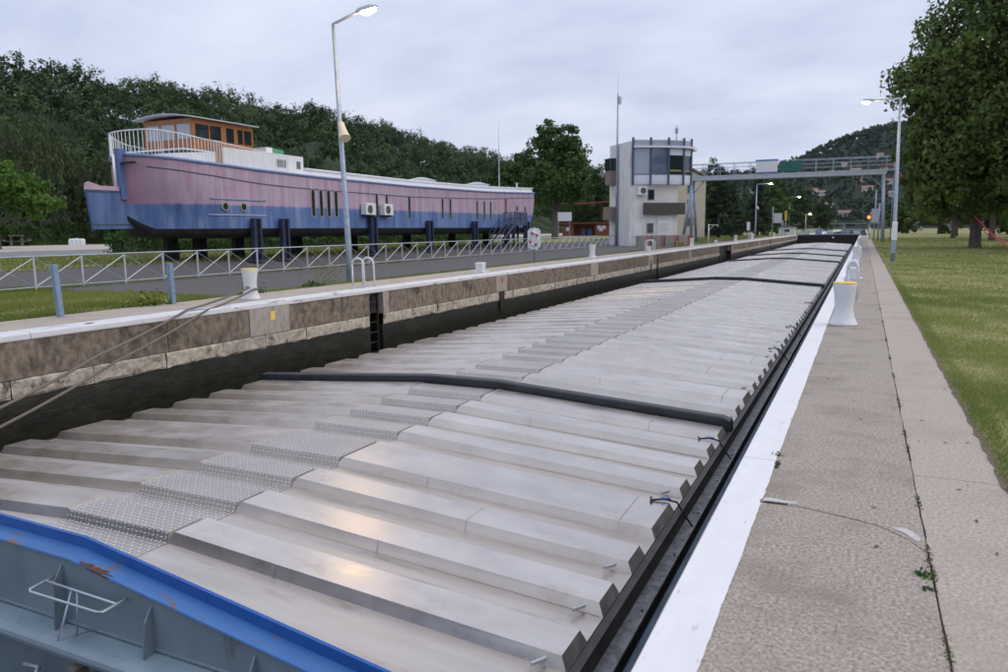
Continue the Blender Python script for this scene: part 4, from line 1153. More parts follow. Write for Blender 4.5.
# white baluster rail round the stern
rail = []
for y in list(np.arange(30.4, 23.6, -.155)): rail.append((CX+half(y, 4.8)-.06, y))
for a in np.linspace(.12, math.pi-.12, 20): rail.append((CX+(half(23.6, 4.8)-.06)*math.cos(a), 23.6-.45*math.sin(a)))
for y in list(np.arange(23.6, 28.5, .19)): rail.append((CX-half(y, 4.8)+.06, y))
rtop = lambda y: lerp_tab([(22, 6.28), (23, 6.2), (25, 5.86), (28.5, 5.62), (30.6, 5.53)], y)
bal = MB()
for (x, y) in rail:
    bo(MB().box(x-.011, x+.011, y-.011, y+.011, sheer(y)-.02, rtop(y)), 'baluster', 'boat_white')
bo(MB().tube([(x, y, rtop(y)+.02) for x, y in rail], .026, 6), 'rail', 'boat_white', None, True)
# air-conditioner boxes on the hull
for y in (36.3, 38.15):
    x = CX+half(y, 3)
    f = bo(MB().box(x+.05, x+.42, y, y+.95, 2.72, 3.38, c=.02), 'air_conditioner', 'plastic_white')
    MB().tube([(x+.415, y+.40, 3.03), (x+.43, y+.40, 3.03)], .25, 20).build('fan_grille', 'plastic_dark', f)
    MB().box(x+.0, x+.4, y+.1, y+.16, 2.62, 2.70).build('bracket', 'navy', f); MB().box(x+.0, x+.4, y+.78, y+.84, 2.62, 2.70).build('bracket', 'navy', f)
# props: paired dark steel columns
props = [(27.65, 'navy post under the barge beside the two portholes', 2.42), (29.6, 'navy post under the barge, second from the stern on the near side', 2.42), (37.2, 'navy post under the two air conditioners', 2.62), (43.7, 'navy post under the middle of the barge', 2.42), (50.2, 'navy post just left of the steel stair', 2.42), (60.0, 'navy post under the bow, right of the stair', 2.45)]
for y, lbl, zt in props:
    p = empty('prop_post', (BX+.22, y, .45), 0, lbl, 'post', 'navy posts carrying the barge')
    w_ = .52 if y < 32 else .62
    for dy in (-w_/2, w_/2-.14): MB().box(-.12, .12, dy, dy+.14, 0, zt-.45).build('column', 'navy', p)
    MB().box(-.07, .0, -w_/2+.141, w_/2-.141, 0, zt-.5).build('web', 'navy', p)
    MB().box(-.3, .3, -.45, .45, -.03, .0).build('base_plate', 'navy', p)
back = [(25.3, -28.6, 'stern'), (26.9, -28.5, 'second'), (30.5, -29.6, 'third'), (34, -28.6, 'a'), (40.5, -29.5, 'b'), (47, -29.5, 'c'), (51.8, -28.4, 'd'), (57.5, -28.3, 'e'), (61.5, -28.2, 'f')]
nm = ['broad black pier under the rudder end of the barge', 'black pier under the stern just behind the first', 'black pier in shade below the portholes', 'black pier in shade below the four slot windows', 'black pier under the keel right of the air conditioners',
      'black pier in shade under the middle of the keel', 'black pier in shade left of the stair', 'black pier behind the steel stair', 'black pier under the bow end']
for (y, x, _), lbl in zip(back, nm):
    p = empty('keel_pier', (x, y, .45), 0, lbl, 'post', 'black piers under the keel')
    t = max(botz(y), 1.5)-.45
    for dy in (-.32, .1): MB().box(-.15, .15, dy, dy+.22, 0, t).build('column', 'boat_black', p)
    MB().tube([(-.0, -.2, t-.06), (-1.2, .9, .1)], .05, 5).build('brace', 'boat_black', p); MB().box(-1.4, 1.4, -.12, .12, t-.001, t+.06).build('cross_beam', 'boat_black', p)
# steel stair at the bow
st = empty('boat_stair', (BX+.55, 55.6, .45), 0, 'dark blue steel stair leading up to the bow of the raised barge', 'stairs')
ph = 1.75
MB().box(-.45, .45, .0, 2.6, ph-.08, ph).build('platform', 'steel_blue', st)
for s in (-.45, .41):
    MB().prism([(0, ph), (0, ph-.2), (-2.9, -.02), (-2.9, .2)], 0, s, s+.04).build('stringer', 'steel_blue', st)
    for z in (1.0, .55): MB().tube([(s+.02, 2.55, ph+z), (s+.02, 0, ph+z), (s+.02, -2.85, .1+z)], .028, 6).build('rail', 'steel_blue', st, True)
    for y in (2.55, 1.3, 0.05): MB().tube([(s+.02, y, ph), (s+.02, y, ph+1.0)], .025, 6).build('rail_post', 'steel_blue', st)
    for t in (.33, .66, .98): MB().tube([(s+.02, -2.9*t, ph*(1-t)+.05), (s+.02, -2.9*t, ph*(1-t)+1.06)], .025, 6).build('rail_post', 'steel_blue', st)
for k in range(8): MB().box(-.40, .40, -2.75+k*.34, -2.5+k*.34, .14+k*.205, .17+k*.205).build('tread', 'steel_blue', st)
MB().box(.395, .41, .05, 2.55, ph+.05, ph+.95).build('mesh_panel', 'steel_blue', st)
for y in (.2, 2.3):
    for x in (-.3, .3): MB().box(x-.07, x+.07, y-.07, y+.07, 0, ph-.08).build('leg', 'navy', st)

# ------------------------------------------------------------------ control tower
TA = R(42)
tw = empty('control_tower', (-19.75, 72.2, .06), TA, 'pale lock control tower with glazed blue-framed lookout', 'building')
def tp(mb, name, m, parent=None, smooth=False): return mb.build(name, m, parent or tw, smooth)
tp(MB().box(0, 5.0, .02, 4.6, 0, 6.0), 'wall', 'tower_wall')
tp(MB().box(-.25, .0, 0, 4.7, 0, 10.05), 'side_wall', 'tower_wall')
tp(MB().box(0.01, 5.2, .9, 4.55, 6.01, 9.5), 'core', 'tower_wall')
BAY = [(0, -.05), (1.7, -.40), (3.5, -.62), (5.2, -.50), (6.35, .05), (6.6, 4.4)]
def extr(P, z0, z1, inset=0):
    rings = [[(x, y, z) for x, y in P] for z in (z0, z1)]
    return rings
def poly(P, z0, z1): return MB().loft([[(x, y, z0) for x, y in P], [(x, y, z1) for x, y in P]], True, True)
foot = BAY+[(0, 4.4)]
tp(poly(foot, 5.98, 6.12), 'lookout_floor', 'tower_white')
tp(poly([(x*1.04, y-.32 if y < 2 else y) for x, y in BAY]+[(0, 4.4)], 9.42, 9.62), 'roof', 'tower_white')
tp(poly([(6.6, .0), (7.3, .5), (7.3, 4.2), (6.6, 4.3)], 9.3, 9.52), 'roof_canopy', 'tower_white')
for i, ((xa, ya), (xb, yb)) in enumerate(zip(BAY, BAY[1:])):
    d = Vector((xb-xa, yb-ya, 0)); L_ = d.length; d /= L_; nn = Vector((d.y, -d.x, 0))
    def panel(s0, s1, z0, z1, off, th):
        a = Vector((xa, ya, 0))+d*s0*L_+nn*off; b_ = Vector((xa, ya, 0))+d*s1*L_+nn*off
        return MB().loft([[(p.x, p.y, z0), (p.x+nn.x*th, p.y+nn.y*th, z0), (p.x+nn.x*th, p.y+nn.y*th, z1), (p.x, p.y, z1)] for p in (a, b_)], True, True)
    tp(panel(.02, .98, 6.14, 6.88, -.03, .05), 'apron_panel', 'tower_white')
    g_ = 'glass_pale' if i == 0 else 'glass_blue' if i == 1 else 'glass_dark'
    wn = tp(panel(.03, .97, 6.95, 9.38, -.04, .03), 'window', g_)
    if i in (2, 3): panel(.05, .95, 8.75, 9.36, .0, .02).build('blind', 'tower_white', wn)
    if i in (1, 2, 3): panel(.12, .88, 7.2, 7.36, .0, .008).build('desk', 'desk_wood', wn) if i > 1 else None
    tp(panel(.0, 1., 6.88, 6.95, -.04, .08), 'sill', 'tower_blue')
    p = Vector((xa, ya, 0))+nn*.03
    tp(MB().box(p.x-.09, p.x+.09, p.y-.09, p.y+.09, 5.9, 10.4), 'mullion', 'tower_blue')
    tp(panel(.03, .97, 9.64, 10.12, .0, .02), 'parapet_panel', 'glass_pale')
    tp(panel(.0, 1., 10.12, 10.17, -.01, .04), 'parapet_rail', 'galv_light')
tp(MB().box(6.5, 6.7, 4.25, 4.4, 5.9, 10.4), 'mullion', 'tower_blue')
# facade fittings
f = tp(MB().box(.45, 1.4, -.42, -.02, 4.95, 5.75, c=.02), 'air_conditioner', 'plastic_white'); MB().tube([(.98, -.425, 5.35), (.98, -.44, 5.35)], .3, 18).build('fan_grille', 'plastic_dark', f)
tp(MB().box(1.2, 5.6, -.38, -.02, 3.05, 4.2), 'dark_box', 'dark_panel')
for x, z0, z1 in ((1.65, 4.45, 5.5), (1.6, 1.25, 2.25)):
    f = tp(MB().box(x, x+.75, -.03, .05, z0, z1), 'window', 'slot_frame'); MB().box(x+.06, x+.69, -.04, -.02, z0+.06, z1-.06).build('pane', 'glass_dark', f)
f = tp(MB().box(2.75, 4.2, -.07, -.01, 1.05, 2.95), 'notice_board', 'plastic_white')
for k, (z, a, b_) in enumerate(((2.7, 2.9, 4.05), (2.55, 3.0, 3.95), (2.1, 2.9, 4.0), (1.9, 2.9, 3.9), (1.7, 2.9, 4.0), (1.5, 2.9, 3.7))): MB().box(a, b_, -.078, -.07, z-.03, z+.03).build('lettering', 'sign_grey', f)
tp(MB().box(.2, 1.05, -.03, .05, .9, 2.1), 'door_panel', 'boat_white')
tp(MB().box(-.9, -.25, 3.2, 4.4, 6.1, 7.5), 'side_box', 'brown_panel'); tp(MB().box(-.95, -.25, 3.2, 4.4, 7.52, 8.6), 'side_window', 'glass_dark'); tp(MB().box(-1.0, -.25, 3.1, 4.5, 8.62, 8.72), 'side_roof', 'tower_blue')
tp(MB().box(-1.1, -.25, 2.9, 4.4, 2.6, 3.9), 'meter_box', 'brown_panel')
ms = tp(MB().tube([(-.42, 2.6, 0), (-.42, 2.6, 9), (-.42, 2.6, 14.9)], [.14, .11, .07], 8), 'mast', 'galv', None, True)
MB().tube([(-.42, 2.6, 14.9), (-.42, 2.6, 16.6)], .015, 5).build('aerial', 'galv', ms); MB().box(-.36, -.10, 2.45, 2.75, 13.9, 14.6).build('antenna', 'galv_light', ms)
MB().box(-.75, -.5, 2.45, 2.75, 4.9, 5.9).build('box', 'sign_grey', ms)
for z in (2.9, 5.2, 8.9): MB().box(-.45, -.22, 2.55, 2.65, z, z+.08).build('clamp', 'galv', ms)
tp(MB().tube([(5.9, 2.2, 9.6), (5.9, 2.2, 12.0)], .05, 6), 'aerial', 'galv', None, True); tp(MB().box(5.78, 6.02, 2.1, 2.3, 11.2, 11.7), 'antenna', 'galv')
# red and grey barrier blocks at the foot
for k in range(4):
    x = -.05+k*1.45
    o = empty('barrier_block', (-19.75+math.cos(TA)*x+math.sin(TA)*1.3, 72.2+math.sin(TA)*x-math.cos(TA)*1.3, .07), TA, ['leftmost', 'second', 'third', 'rightmost'][k]+' concrete block with red end at the foot of the control tower', 'barrier', 'concrete blocks with red ends')
    MB().box(0, 1.0, -.25, .25, 0, 1.05, c=.04).build('block', 'concrete_block', o); MB().box(1.002, 1.13, -.26, .26, 0, 1.06, c=.04).build('red_end', 'red_paint', o)
o = empty('yellow_bench', (-15.3, 73.6, .07), R(30), 'small yellow bench by the concrete blocks under the tower', 'bench')
MB().box(-.45, .45, -.2, .2, .38, .44).build('seat', 'bench_yellow', o)
for x in (-.38, .3): MB().box(x, x+.08, -.18, .18, 0, .38).build('leg', 'bench_yellow', o)

# ------------------------------------------------------------------ footbridge over the lock
GY = 97.
gb = empty('footbridge', (0, GY, 0), 0, 'grey steel footbridge spanning the lock from the control tower', 'footbridge')
def gp(mb, name, m, smooth=False, parent=None): return mb.build(name, m, parent or gb, smooth)
gp(MB().box(-19.6, 2.75, -.75, -.63, 7.62, 8.02), 'girder', 'galv_light'); gp(MB().box(-19.6, 2.75, .63, .75, 7.62, 8.02), 'girder', 'galv_light')
gp(MB().box(-19.6, 2.9, -.82, .82, 8.02, 8.16), 'deck', 'galv_light')
for s in (-.78, .78):
    for z, r in ((9.6, .04), (9.15, .025), (8.7, .025)):
        gp(MB().tube([(-19.6, s, z), (3.6, s, z)], r, 6), 'rail', 'galv', True)
    for x in list(np.arange(-19.5, 3, 1.85))+[3.55]: gp(MB().box(x-.03, x+.03, s-.03, s+.03, 8.16, 9.6), 'rail_post', 'galv')
f = gp(MB().box(-11.35, -8.9, -.9, -.84, 8.3, 9.75), 'sign_panel', 'plastic_white')
MB().box(-11.4, -8.85, -.92, -.841, 9.63, 9.8).build('blue_band', 'sign_blue', f); MB().box(-11.4, -8.85, -.92, -.841, 8.22, 8.34).build('blue_band', 'sign_blue', f)
gp(MB().box(-8.6, -6.2, -.88, -.83, 8.3, 9.5), 'green_panel', 'sign_green')
for xa, xb in ((2.45, 2.45), (-19.0, -19.0)):
    zb = .0 if xa > 0 else .07
    for s in (-.66, .66):
        gp(MB().tube([(xa+.3, s*2.4, zb), (xa, s, 7.6)], .17, 8), 'leg', 'galv', True)
    gp(MB().tube([(xa+.3, -1.4, zb+.5), (xa+.3, 1.4, zb+.5)], .06, 6), 'cross_tie', 'galv', True)
gp(MB().tube([(-19.9, -1.2, .07), (-18.9, -.2, 7.5)], .2, 8), 'leg', 'galv', True)
gp(MB().tube([(1.0, 0, 7.6), (2.35, 0, 6.2)], .06, 6), 'brace', 'galv', True); gp(MB().tube([(-17.6, 0, 7.6), (-18.9, 0, 6.0)], .06, 6), 'brace', 'galv', True)
# access ladder with cage at the right tower
for s in (-.25, .25): gp(MB().tube([(3.5, s, 0), (3.5, s, 9.6)], .045, 6), 'ladder_rail', 'galv', True)
for z in np.arange(.4, 9, .45): gp(MB().tube([(3.5, -.25, z), (3.5, .25, z)], .022, 5), 'ladder_rung', 'galv')
for z in (3., 5., 7., 9.2): gp(MB().tube([(3.5+.4*math.sin(a), -.35*math.cos(a), z) for a in np.linspace(0, math.pi, 7)], .025, 5), 'cage_hoop', 'galv')
gp(MB().box(2.75, 3.9, -.8, .8, 8.05, 8.15), 'landing', 'galv_light')

# signal stand, poles and boards near the gate
sg = empty('signal_post', (1.45, 112, 0), 0, 'grey signal post with lit red lamp past the footbridge legs', 'signal')
tb('pole', 'galv', sg, [(0, 0, 0), (0, 0, 3.6)], .06, 8); bx('board', 'sign_grey', sg, .12, 1.0, -.05, .0, 2.3, 4.1)
f = bx('lamp_box', 'plastic_dark', sg, -.42, .06, -.16, .0, 2.7, 3.25); MB().tube([(-.18, -.17, 2.98), (-.18, -.22, 2.98)], .2, 14).build('red_lamp', 'red_light', f)
bx('white_sign', 'plastic_white', sg, -.12, .2, -.12, -.07, .9, 1.6)
for i, (x, y, h, lbx) in enumerate(((2.05, 118, 6.8, 'thin grey pole just beyond the footbridge legs'), (2.35, 104, 4.6, 'short grey pole beside the footbridge leg'))):
    o = MB().tube([(x, y, -.02), (x, y, h)], .09, 8).build('steel_pole', 'galv', None, True); tag(o, lbx, 'pole')
nb_ = empty('notice_board', (-13.9, 150, .08), 0, 'grey blank board on two posts left of the lock gate', 'board')
bx('panel', 'sign_grey', nb_, -.75, .75, -.06, 0, 2.5, 4.3)
for x in (-.9, .9): tb('post', 'galv', nb_, [(x, .03, 0), (x, .03, 5.6 if x < 0 else 3.)], .08, 6)
yl = empty('signal_post', (-13.2, 158, .08), 0, 'slim yellow-topped post beside the grey board', 'signal'); tb('pole', 'galv', yl, [(0, 0, 0), (0, 0, 3.)], .07, 6); bx('yellow_head', 'bench_yellow', yl, -.2, .2, -.15, .15, 3., 4.9)
wc = empty('davit', (-14.2, 82.3, .08), 0, 'small white arm post on the far quay by the wall recess', 'post'); tb('pole', 'plastic_white', wc, [(0, 0, 0), (0, 0, 2.1)], .06, 8); tb('arm', 'plastic_white', wc, [(0, 0, 2.0), (.9, 0, 2.0), (1., 0, 1.8)], .04, 6); tb('brace', 'plastic_white', wc, [(0, 0, 1.4), (.55, 0, 1.98)], .025, 6)
ws = empty('small_sign', (-14.6, 116, .08), 0, 'small white sign on a post on the far quay', 'sign'); tb('pole', 'galv', ws, [(0, 0, 0), (0, 0, 2.2)], .05, 6); bx('plate', 'plastic_white', ws, -.22, .22, -.06, 0, 1.3, 2.5)

# ------------------------------------------------------------------ lock gate and what stands beyond it
gt = empty('lock_gate', (-6, 173, -3), 0, 'black steel lock gate closing the far end of the chamber', 'gate')
def gg(name, m, x0, x1, y0, y1, z0, z1): return MB().box(x0+6, x1+6, y0-173, y1-173, z0+3, z1+3).build(name, m, gt)
gg('gate_leaf', 'gate_black', -12, -6.02, 172.6, 173.3, -5, .1); gg('gate_leaf', 'gate_black', -5.98, 0, 172.6, 173.3, -5, .1)
for x in np.arange(-11.6, 0, 1.45): gg('rib', 'dark_steel', x, x+.16, 172.4, 172.6, -3, .15)
for z in (-1.3, -.45): gg('rail', 'dark_steel', -12, 0, 172.3, 172.59, z, z+.14)
gg('walkway', 'galv', -12.4, .4, 172.4, 173.9, .12, .26)
for x in np.arange(-12.2, .3, 1.1): gg('rail_post', 'galv_light', x, x+.06, 172.45, 172.5, .26, 1.3)
for z in (.75, 1.25): gg('hand_rail', 'galv_light', -12.4, .4, 172.45, 172.5, z, z+.06)
gg('marker_lamp', 'bollard_white', -5.2, -4.8, 172.1, 172.3, -.6, -.25)
for i, x in enumerate((-11, -8.6, -6.4, -3.2, -1.2)): gg('machinery_box', 'post_blue' if i % 2 else 'sign_grey', x, x+1.3, 174, 175.2, .26, .26+[.7, 1.0, .6, .9, .7][i])
wb = empty('white_cabin', (-14.4, 176, .06), 0, 'small white cabin at the left end of the lock gate', 'cabin'); bx('wall', 'plastic_white', wb, -1.6, 1.6, 0, 2.6, 0, 1.55); bx('roof', 'sign_grey', wb, -1.75, 1.75, -.15, 2.75, 1.552, 1.68); bx('window', 'glass_dark', wb, -.6, .5, -.02, .02, .7, 1.25)
# far weir bridge
wbr = empty('weir_bridge', (-10, 330, 0), 0, 'low grey bridge crossing far beyond the lock gate', 'bridge')
bx('deck', 'concrete_block', wbr, -45, 60, 0, 3, 2.9, 3.3); bx('parapet', 'galv', wbr, -45, 60, -.1, -.02, 3.9, 4.0)
for x in np.arange(-42, 60, 9): bx('pier', 'concrete_block', wbr, x, x+1, .5, 2.5, -1.5, 2.9)

# distant houses on the far hill
def house(x, y, w_, d_, h, rz, label, far=True, wallm='house_cream', roofm='roof_tile', z=None):
    z = hill_f(x, y)-1 if z is None else z
    o = empty('house', (x, y, z), rz, label, 'house', 'houses on the distant hill' if far else None)
    bx('wall', wallm, o, -w_/2, w_/2, -d_/2, d_/2, -2, h)
    q = w_/2+.5; e = d_/2+.5
    MB().prism([(-e, h-.0), (0, h+d_*.28), (e, h-.0), (e, h+.12), (0, h+d_*.28+.25), (-e, h+.12)], 0, -q, q).build('roof', roofm, o)
    MB().prism([(-d_/2, h+.0), (d_/2, h), (0, h+d_*.27)], 0, -w_/2, w_/2).build('gable', wallm, o)
    for i in range(3):
        xx = -w_/2+w_*(i+.5)/3
        bx('window', 'glass_dark', o, xx-.42, xx+.42, -d_/2-.05, -d_/2+.05, h*.5, h*.5+1.1)
    return o
H = [(787, 'cream house highest and farthest left on the distant hill'), (839, 'small pale house high on the hill under the bridge deck'), (854.6, 'wide pale house high on the hill left of the red signal'), (828, 'white house halfway up the hill, gable toward the lock'),
     (819.5, 'house with reddish roof, lower left on the hill'), (862.7, 'large pale house at mid-slope near the footbridge leg'), (838, 'white house with orange roof, lowest of the middle group'), (848, 'pair-wide pale house below the orange-roofed one'),
     (873, 'small house at the right end of the hill beside the leg'), (869.5, 'low white house just above the red signal'), (800, 'small house left on the lower slope of the hill'), (857, 'narrow house between the upper row and mid-slope'), ('', 'topmost small house showing just below the footbridge sign panels'), ('', 'pale house on the mid-slope hidden partly by the bridge legs'), ('', 'low pale house at the valley floor left of the orange roof'), ('', 'topmost house in the middle of the distant hill'), ('', 'topmost house at the right of the distant hill'), ('', 'lone pale house at mid-slope far left of the others'), ('', 'pale house at mid-slope right beside the white gabled one'), ('', 'rightmost pale house at mid-slope behind the ladder')]
for (px, lbl), (x, y, w_) in zip(H, HP): house(x, y, w_*.72, 5, 4.2, random.uniform(-.7, .7), lbl)

# yellow house behind the tower
yh = empty('yellow_house', (-29.5, 132, .1), R(14), 'yellow gabled house behind the control tower', 'house')
bx('wall', 'yellow_wall', yh, -5.5, 5.5, 0, 9, 0, 10.2)
MB().prism([(-6.2, 10.1), (0, 13.2), (6.2, 10.1), (6.2, 10.4), (0, 13.5), (-6.2, 10.4)], 1, -.5, 9.5).build('roof', 'roof_tile', yh)
MB().prism([(-5.5, 10.2), (5.5, 10.2), (0, 12.95)], 1, .002, 8.9).build('gable', 'yellow_wall', yh)
for x in (-3, 0, 3):
    for z in (2, 5, 7.6):
        f = bx('window', 'slot_frame', yh, x-.6, x+.6, -.05, .03, z, z+1.6); MB().box(x-.5, x+.5, -.07, -.04, z+.1, z+1.5).build('pane', 'glass_dark', f)

# brown shed, white board, van by the far trees
sh = empty('brown_shed', (-49, 142, .45), R(-6), 'low rust-brown open shed with posters beside the tower', 'shed')
bx('back_wall', 'shed_wood', sh, -5, 5, 2.4, 2.6, 0, 2.4); bx('roof', 'shed_wood', sh, -5.3, 5.3, -.6, 2.8, 2.402, 2.6); bx('side_wall', 'shed_wood', sh, -5, -2.6, 0, .2, 0, 2.4); bx('side_wall', 'shed_wood', sh, 2.1, 5, 0, .2, 0, 2.4)
for x, z in ((-4.2, 1.), (2.6, 1.3), (3.6, 1.3), (3., .9)): bx('poster', 'plastic_white', sh, x, x+.8, -.03, 0, z, z+.7)
bx('bin', 'steel_blue', sh, -1.2, -.2, .6, 1.4, 0, 1.3); bx('bin', 'steel_blue', sh, .2, 1.2, .6, 1.4, 0, 1.3)
bd = empty('white_board', (-52, 138, .45), 0, 'white board standing above the brown shed', 'board'); bx('panel', 'plastic_white', bd, -1.6, 1.6, 0, .1, 2.9, 4.6)
for x in (-1.2, 1.1): bx('post', 'galv', bd, x, x+.1, .11, .2, 0, 3.8)
vn = empty('white_car', (-41, 139.5, .45), R(70), 'white car partly hidden behind the tower corner', 'car')
mb = MB(); mb.loft([[(x, s*.82, z) for x, z in ((-2.1, .35), (-2.1, .9), (-1.5, 1.0), (-.9, 1.5), (.9, 1.5), (1.6, .95), (2.1, .85), (2.1, .35))] for s in (-1, 1)], True, True); mb.build('body', 'plastic_white', vn)
for s in (-1, 1):
    MB().prism([(-1.35, 1.02), (-.85, 1.42), (.8, 1.42), (1.35, 1.02)], 1, s*.822, s*.83).build('side_window', 'glass_dark', vn)
    for x in (-1.3, 1.3): MB().tube([(x, s*.7, .33), (x, s*.85, .33)], .33, 16).build('wheel', 'black_rubber', vn)
# left yard things
pl = empty('pallet_table', (-89, 55.5, .46), R(-32), 'weathered wooden picnic table by the hedge at the far left', 'table')
for k, z in enumerate((.75, .80, .85)): pass
for k in range(4): bx('top_plank', 'old_wood', pl, -2.2, 2.2, -.6+k*.31, -.32+k*.31, .95, 1.02)
for y in (-1.1, .8):
    bx('seat_plank', 'old_wood', pl, -2.2, 2.2, y, y+.32, .5, .56)
for x in (-1.5, 1.4): bx('leg', 'old_wood', pl, x, x+.12, -1.0, 1.0, .4, .48); bx('leg', 'old_wood', pl, x, x+.12, -.5, -.3, 0, .95); bx('leg', 'old_wood', pl, x, x+.12, .3, .5, 0, .95)
pl.scale = (1.5, 1.3, 1.2)
wt = empty('white_tank', (-84, 59.5, .46), .6, 'white plastic tank lying in front of the hedge', 'tank'); MB().box(-.75, .75, -.5, .5, 0, .75, c=.12).build('body', 'plastic_white', wt); MB().lathe([(.12, .75), (.12, .83), (.05, .85)], 12).build('cap', 'sign_grey', wt); 
for x in (-.4, .1, .5): MB().box(x, x+.06, -.506, -.45, .05, .66).build('rib', 'sign_grey', wt)
bs = empty('blue_stand', (-70.5, 58, .46), .5, 'blue stand with white tray below the rudder of the raised barge', 'stand'); MB().box(-.45, .45, -.4, .4, 0, 1.2).build('cabinet', 'sign_blue', bs); MB().box(-.8, .7, -.5, .5, 1.205, 1.35).build('tray', 'plastic_white', bs); MB().box(-.5, .5, -.3, .3, 1.7, 1.9, c=.05).build('lid', 'plastic_white', bs); MB().box(-.05, .05, -.05, .05, 1.35, 1.7).build('stem', 'galv', bs)

# red hanging cables
def cable(pts, r, label):
    P = [Vector(p) for p in pts]; out = []
    for i in range(len(P)-1):
        a = P[max(i-1, 0)]; b = P[i]; c = P[i+1]; d = P[min(i+2, len(P)-1)]
        for k in range(8):
            t = k/8
            out.append(.5*((2*b)+(c-a)*t+(2*a-5*b+4*c-d)*t*t+(3*b-a-3*c+d)*t**3))
    out.append(P[-1])
    return tag(MB().tube(out, r, 7).build('red_cable', 'red_rope', None, True), label, 'cable', 'red hanging cables')
cable([(2.3, 96.2, 8.55), (3.2, 96, 8.6), (4.5, 90, 6.4), (6.4, 83, 4.4), (8.2, 73, 3.2), (8.04, 62.0, 2.0), (7.35, 50.0, 1.17), (6.88, 42.0, 0.77), (6.77, 36.0, 0.46), (9.5, 28, .6)], .05, 'thick red cable hanging from the footbridge to the lawn on the right')
cable([(9.0, 72, 2.4), (8.38, 62.0, 1.3), (7.73, 48.0, 0.97), (9.3, 38, 1.1)], .03, 'thinner red cable hanging behind the thick one by the big tree')
cable([(-55, 128, 8.2), (-47, 122, 6.3), (-38, 115, 5.9), (-28, 108, 6.2), (-21.6, 74.5, 5.4)], .09, 'red cable slung from the trees to the left side of the control tower')

# ------------------------------------------------------------------ trees
def lob(*a): return list(a)
T1 = [(-4.3, 0, 7.4, 1.9, 1.9, 2.4), (-4.0, 0, 14, 1.8, 1.8, 1.6), (.6, 0, 9, 5.2, 6.2, 6.0), (-1.8, -1, 5.4, 3.6, 3.6, 3.2), (-3.2, 0, 5.2, 2.4, 2.4, 2.0), (2.5, -2, 4.6, 3.6, 3.6, 2.6), (3.5, 1, 6, 4.5, 4.5, 3.6), (0, 0, 15.5, 5.2, 5.2, 5.2), (1.5, 1, 20.5, 3.8, 3.8, 4.2), (-2.2, 0, 12.5, 4.2, 4.2, 3.6), (3.4, -1, 12.5, 4.4, 4.4, 4.4), (-4.0, .5, 11.2, 1.9, 1.9, 1.4), (-2.6, 0, 8.8, 2.8, 2.8, 2.6), (5.5, -2, 8, 4.4, 4.4, 4.4), (4, 0, 18, 3.6, 3.6, 4)]
tree('plane_tree', (8.7, 69.6, -.03), T1, 6.5, .42, 78000, .40, 'leaf_plane', 'large leafy tree with bare trunk on the lawn at the right', 31, 'trees on the right-hand lawn', 640, 9, hollow=.3)
RT_ = [((17.5, 76, -.03), 20, 6.5, 'broad tree behind and right of the large lawn tree'), ((14.0, 102, -.03), 17, 6, 'tree standing far back left of the large trunk'), ((12.2, 124, -.03), 14, 5, 'distant tree nearest the footbridge legs on the right bank'), ((19, 108, -.03), 18, 7, 'tree far back right of the large trunk'),
       ((15.5, 58, -.03), 21, 6.5, 'tall tree at the right edge of the picture'), ((15, 150, -.03), 13, 6, 'farthest tree in the row on the right bank'), ((26, 135, -.03), 16, 8, 'wide tree at the back of the right-hand lawn')]
for i, (loc, h, r, lbl) in enumerate(RT_):
    rg_ = random.Random(40+i)
    tree('lawn_tree', loc, auto_lobes(2.0, h, r, 7, rg_, 1.0), h*.3, .34, 14000, .5, 'leaf_plane' if i % 2 == 0 else 'leaf_mid', lbl, 50+i, 'trees on the right-hand lawn', 200, 6)
for i, (x, y, h, r) in enumerate([(24, 178, 9, 7), (38, 186, 11, 8), (52, 178, 10, 8), (16, 196, 10, 6), (66, 190, 11, 9), (30, 160, 6, 6), (9.5, 215, 8, 4.5)]):
    tree('border_tree', (x, y, -.03), auto_lobes(.3, h, r, 6, random.Random(60+i), 1.), h*.3, .3, 6000, .7, 'leaf_plane', ['low tree closing the far end of the lawn, leftmost but one', 'fuller tree in the row closing the lawn', 'middle tree of the row closing the lawn', 'narrow tree behind the signal poles at the lawn end', 'rightmost tree of the row closing the lawn', 'low bushy tree in front of the row closing the lawn', 'small tree at the left end of the row closing the lawn'][i], 160+i, 'trees closing the far end of the lawn', 130, 4)
# mid tree left of the tower
tree('broad_tree', (-38, 98, .4), [(0, 0, 8.5, 4.5, 4.5, 3.8), (-2.2, 0, 11, 2.8, 2.8, 3.4), (1.8, .5, 11.5, 2.8, 2.8, 3.2), (-.8, 0, 13.8, 1.9, 1.9, 2.3), (2.0, 0, 13.4, 1.7, 1.7, 2.2), (2.9, 0, 8.5, 2.2, 2.2, 3.2), (-3.0, 0, 8, 2.2, 2.2, 3.2)], 5.8, .5, 20000, .46, 'leaf_mid', 'rounded green tree standing between the barge bow and the control tower', 71, None, 330, 8)
for i, (loc, h, r, lf, lbl) in enumerate([((-49, 108, .4), 13, 4.5, 'leaf_mid', 'smaller tree left behind the rounded tree by the bow'), ((-50, 150, .4), 12.5, 6, 'leaf_dark', 'dark tree behind the brown shed'), ((-58, 165, .4), 13, 6, 'leaf_dark', 'dark tree farther left behind the brown shed'), ((-42, 165, .4), 9, 5, 'leaf_dark', 'low dark tree behind the tower mast'),
                                          ((-62, 120, .4), 10, 4.5, 'leaf_dark', 'dark low tree behind the barge bow')]):
    tree('shade_tree', loc, auto_lobes(1.6, h, r, 6, random.Random(90+i), 1.), h*.28, .3, 7000, .6, lf, lbl, 95+i, 'trees behind the brown shed', 150, 5)
conifer('conifer', (-22.3, 136, .1), 12.3, 3.4, 12000, .5, 'leaf_conifer', 'tall dark conifer just right of the yellow house', 101, 'dark conifers behind the far quay')
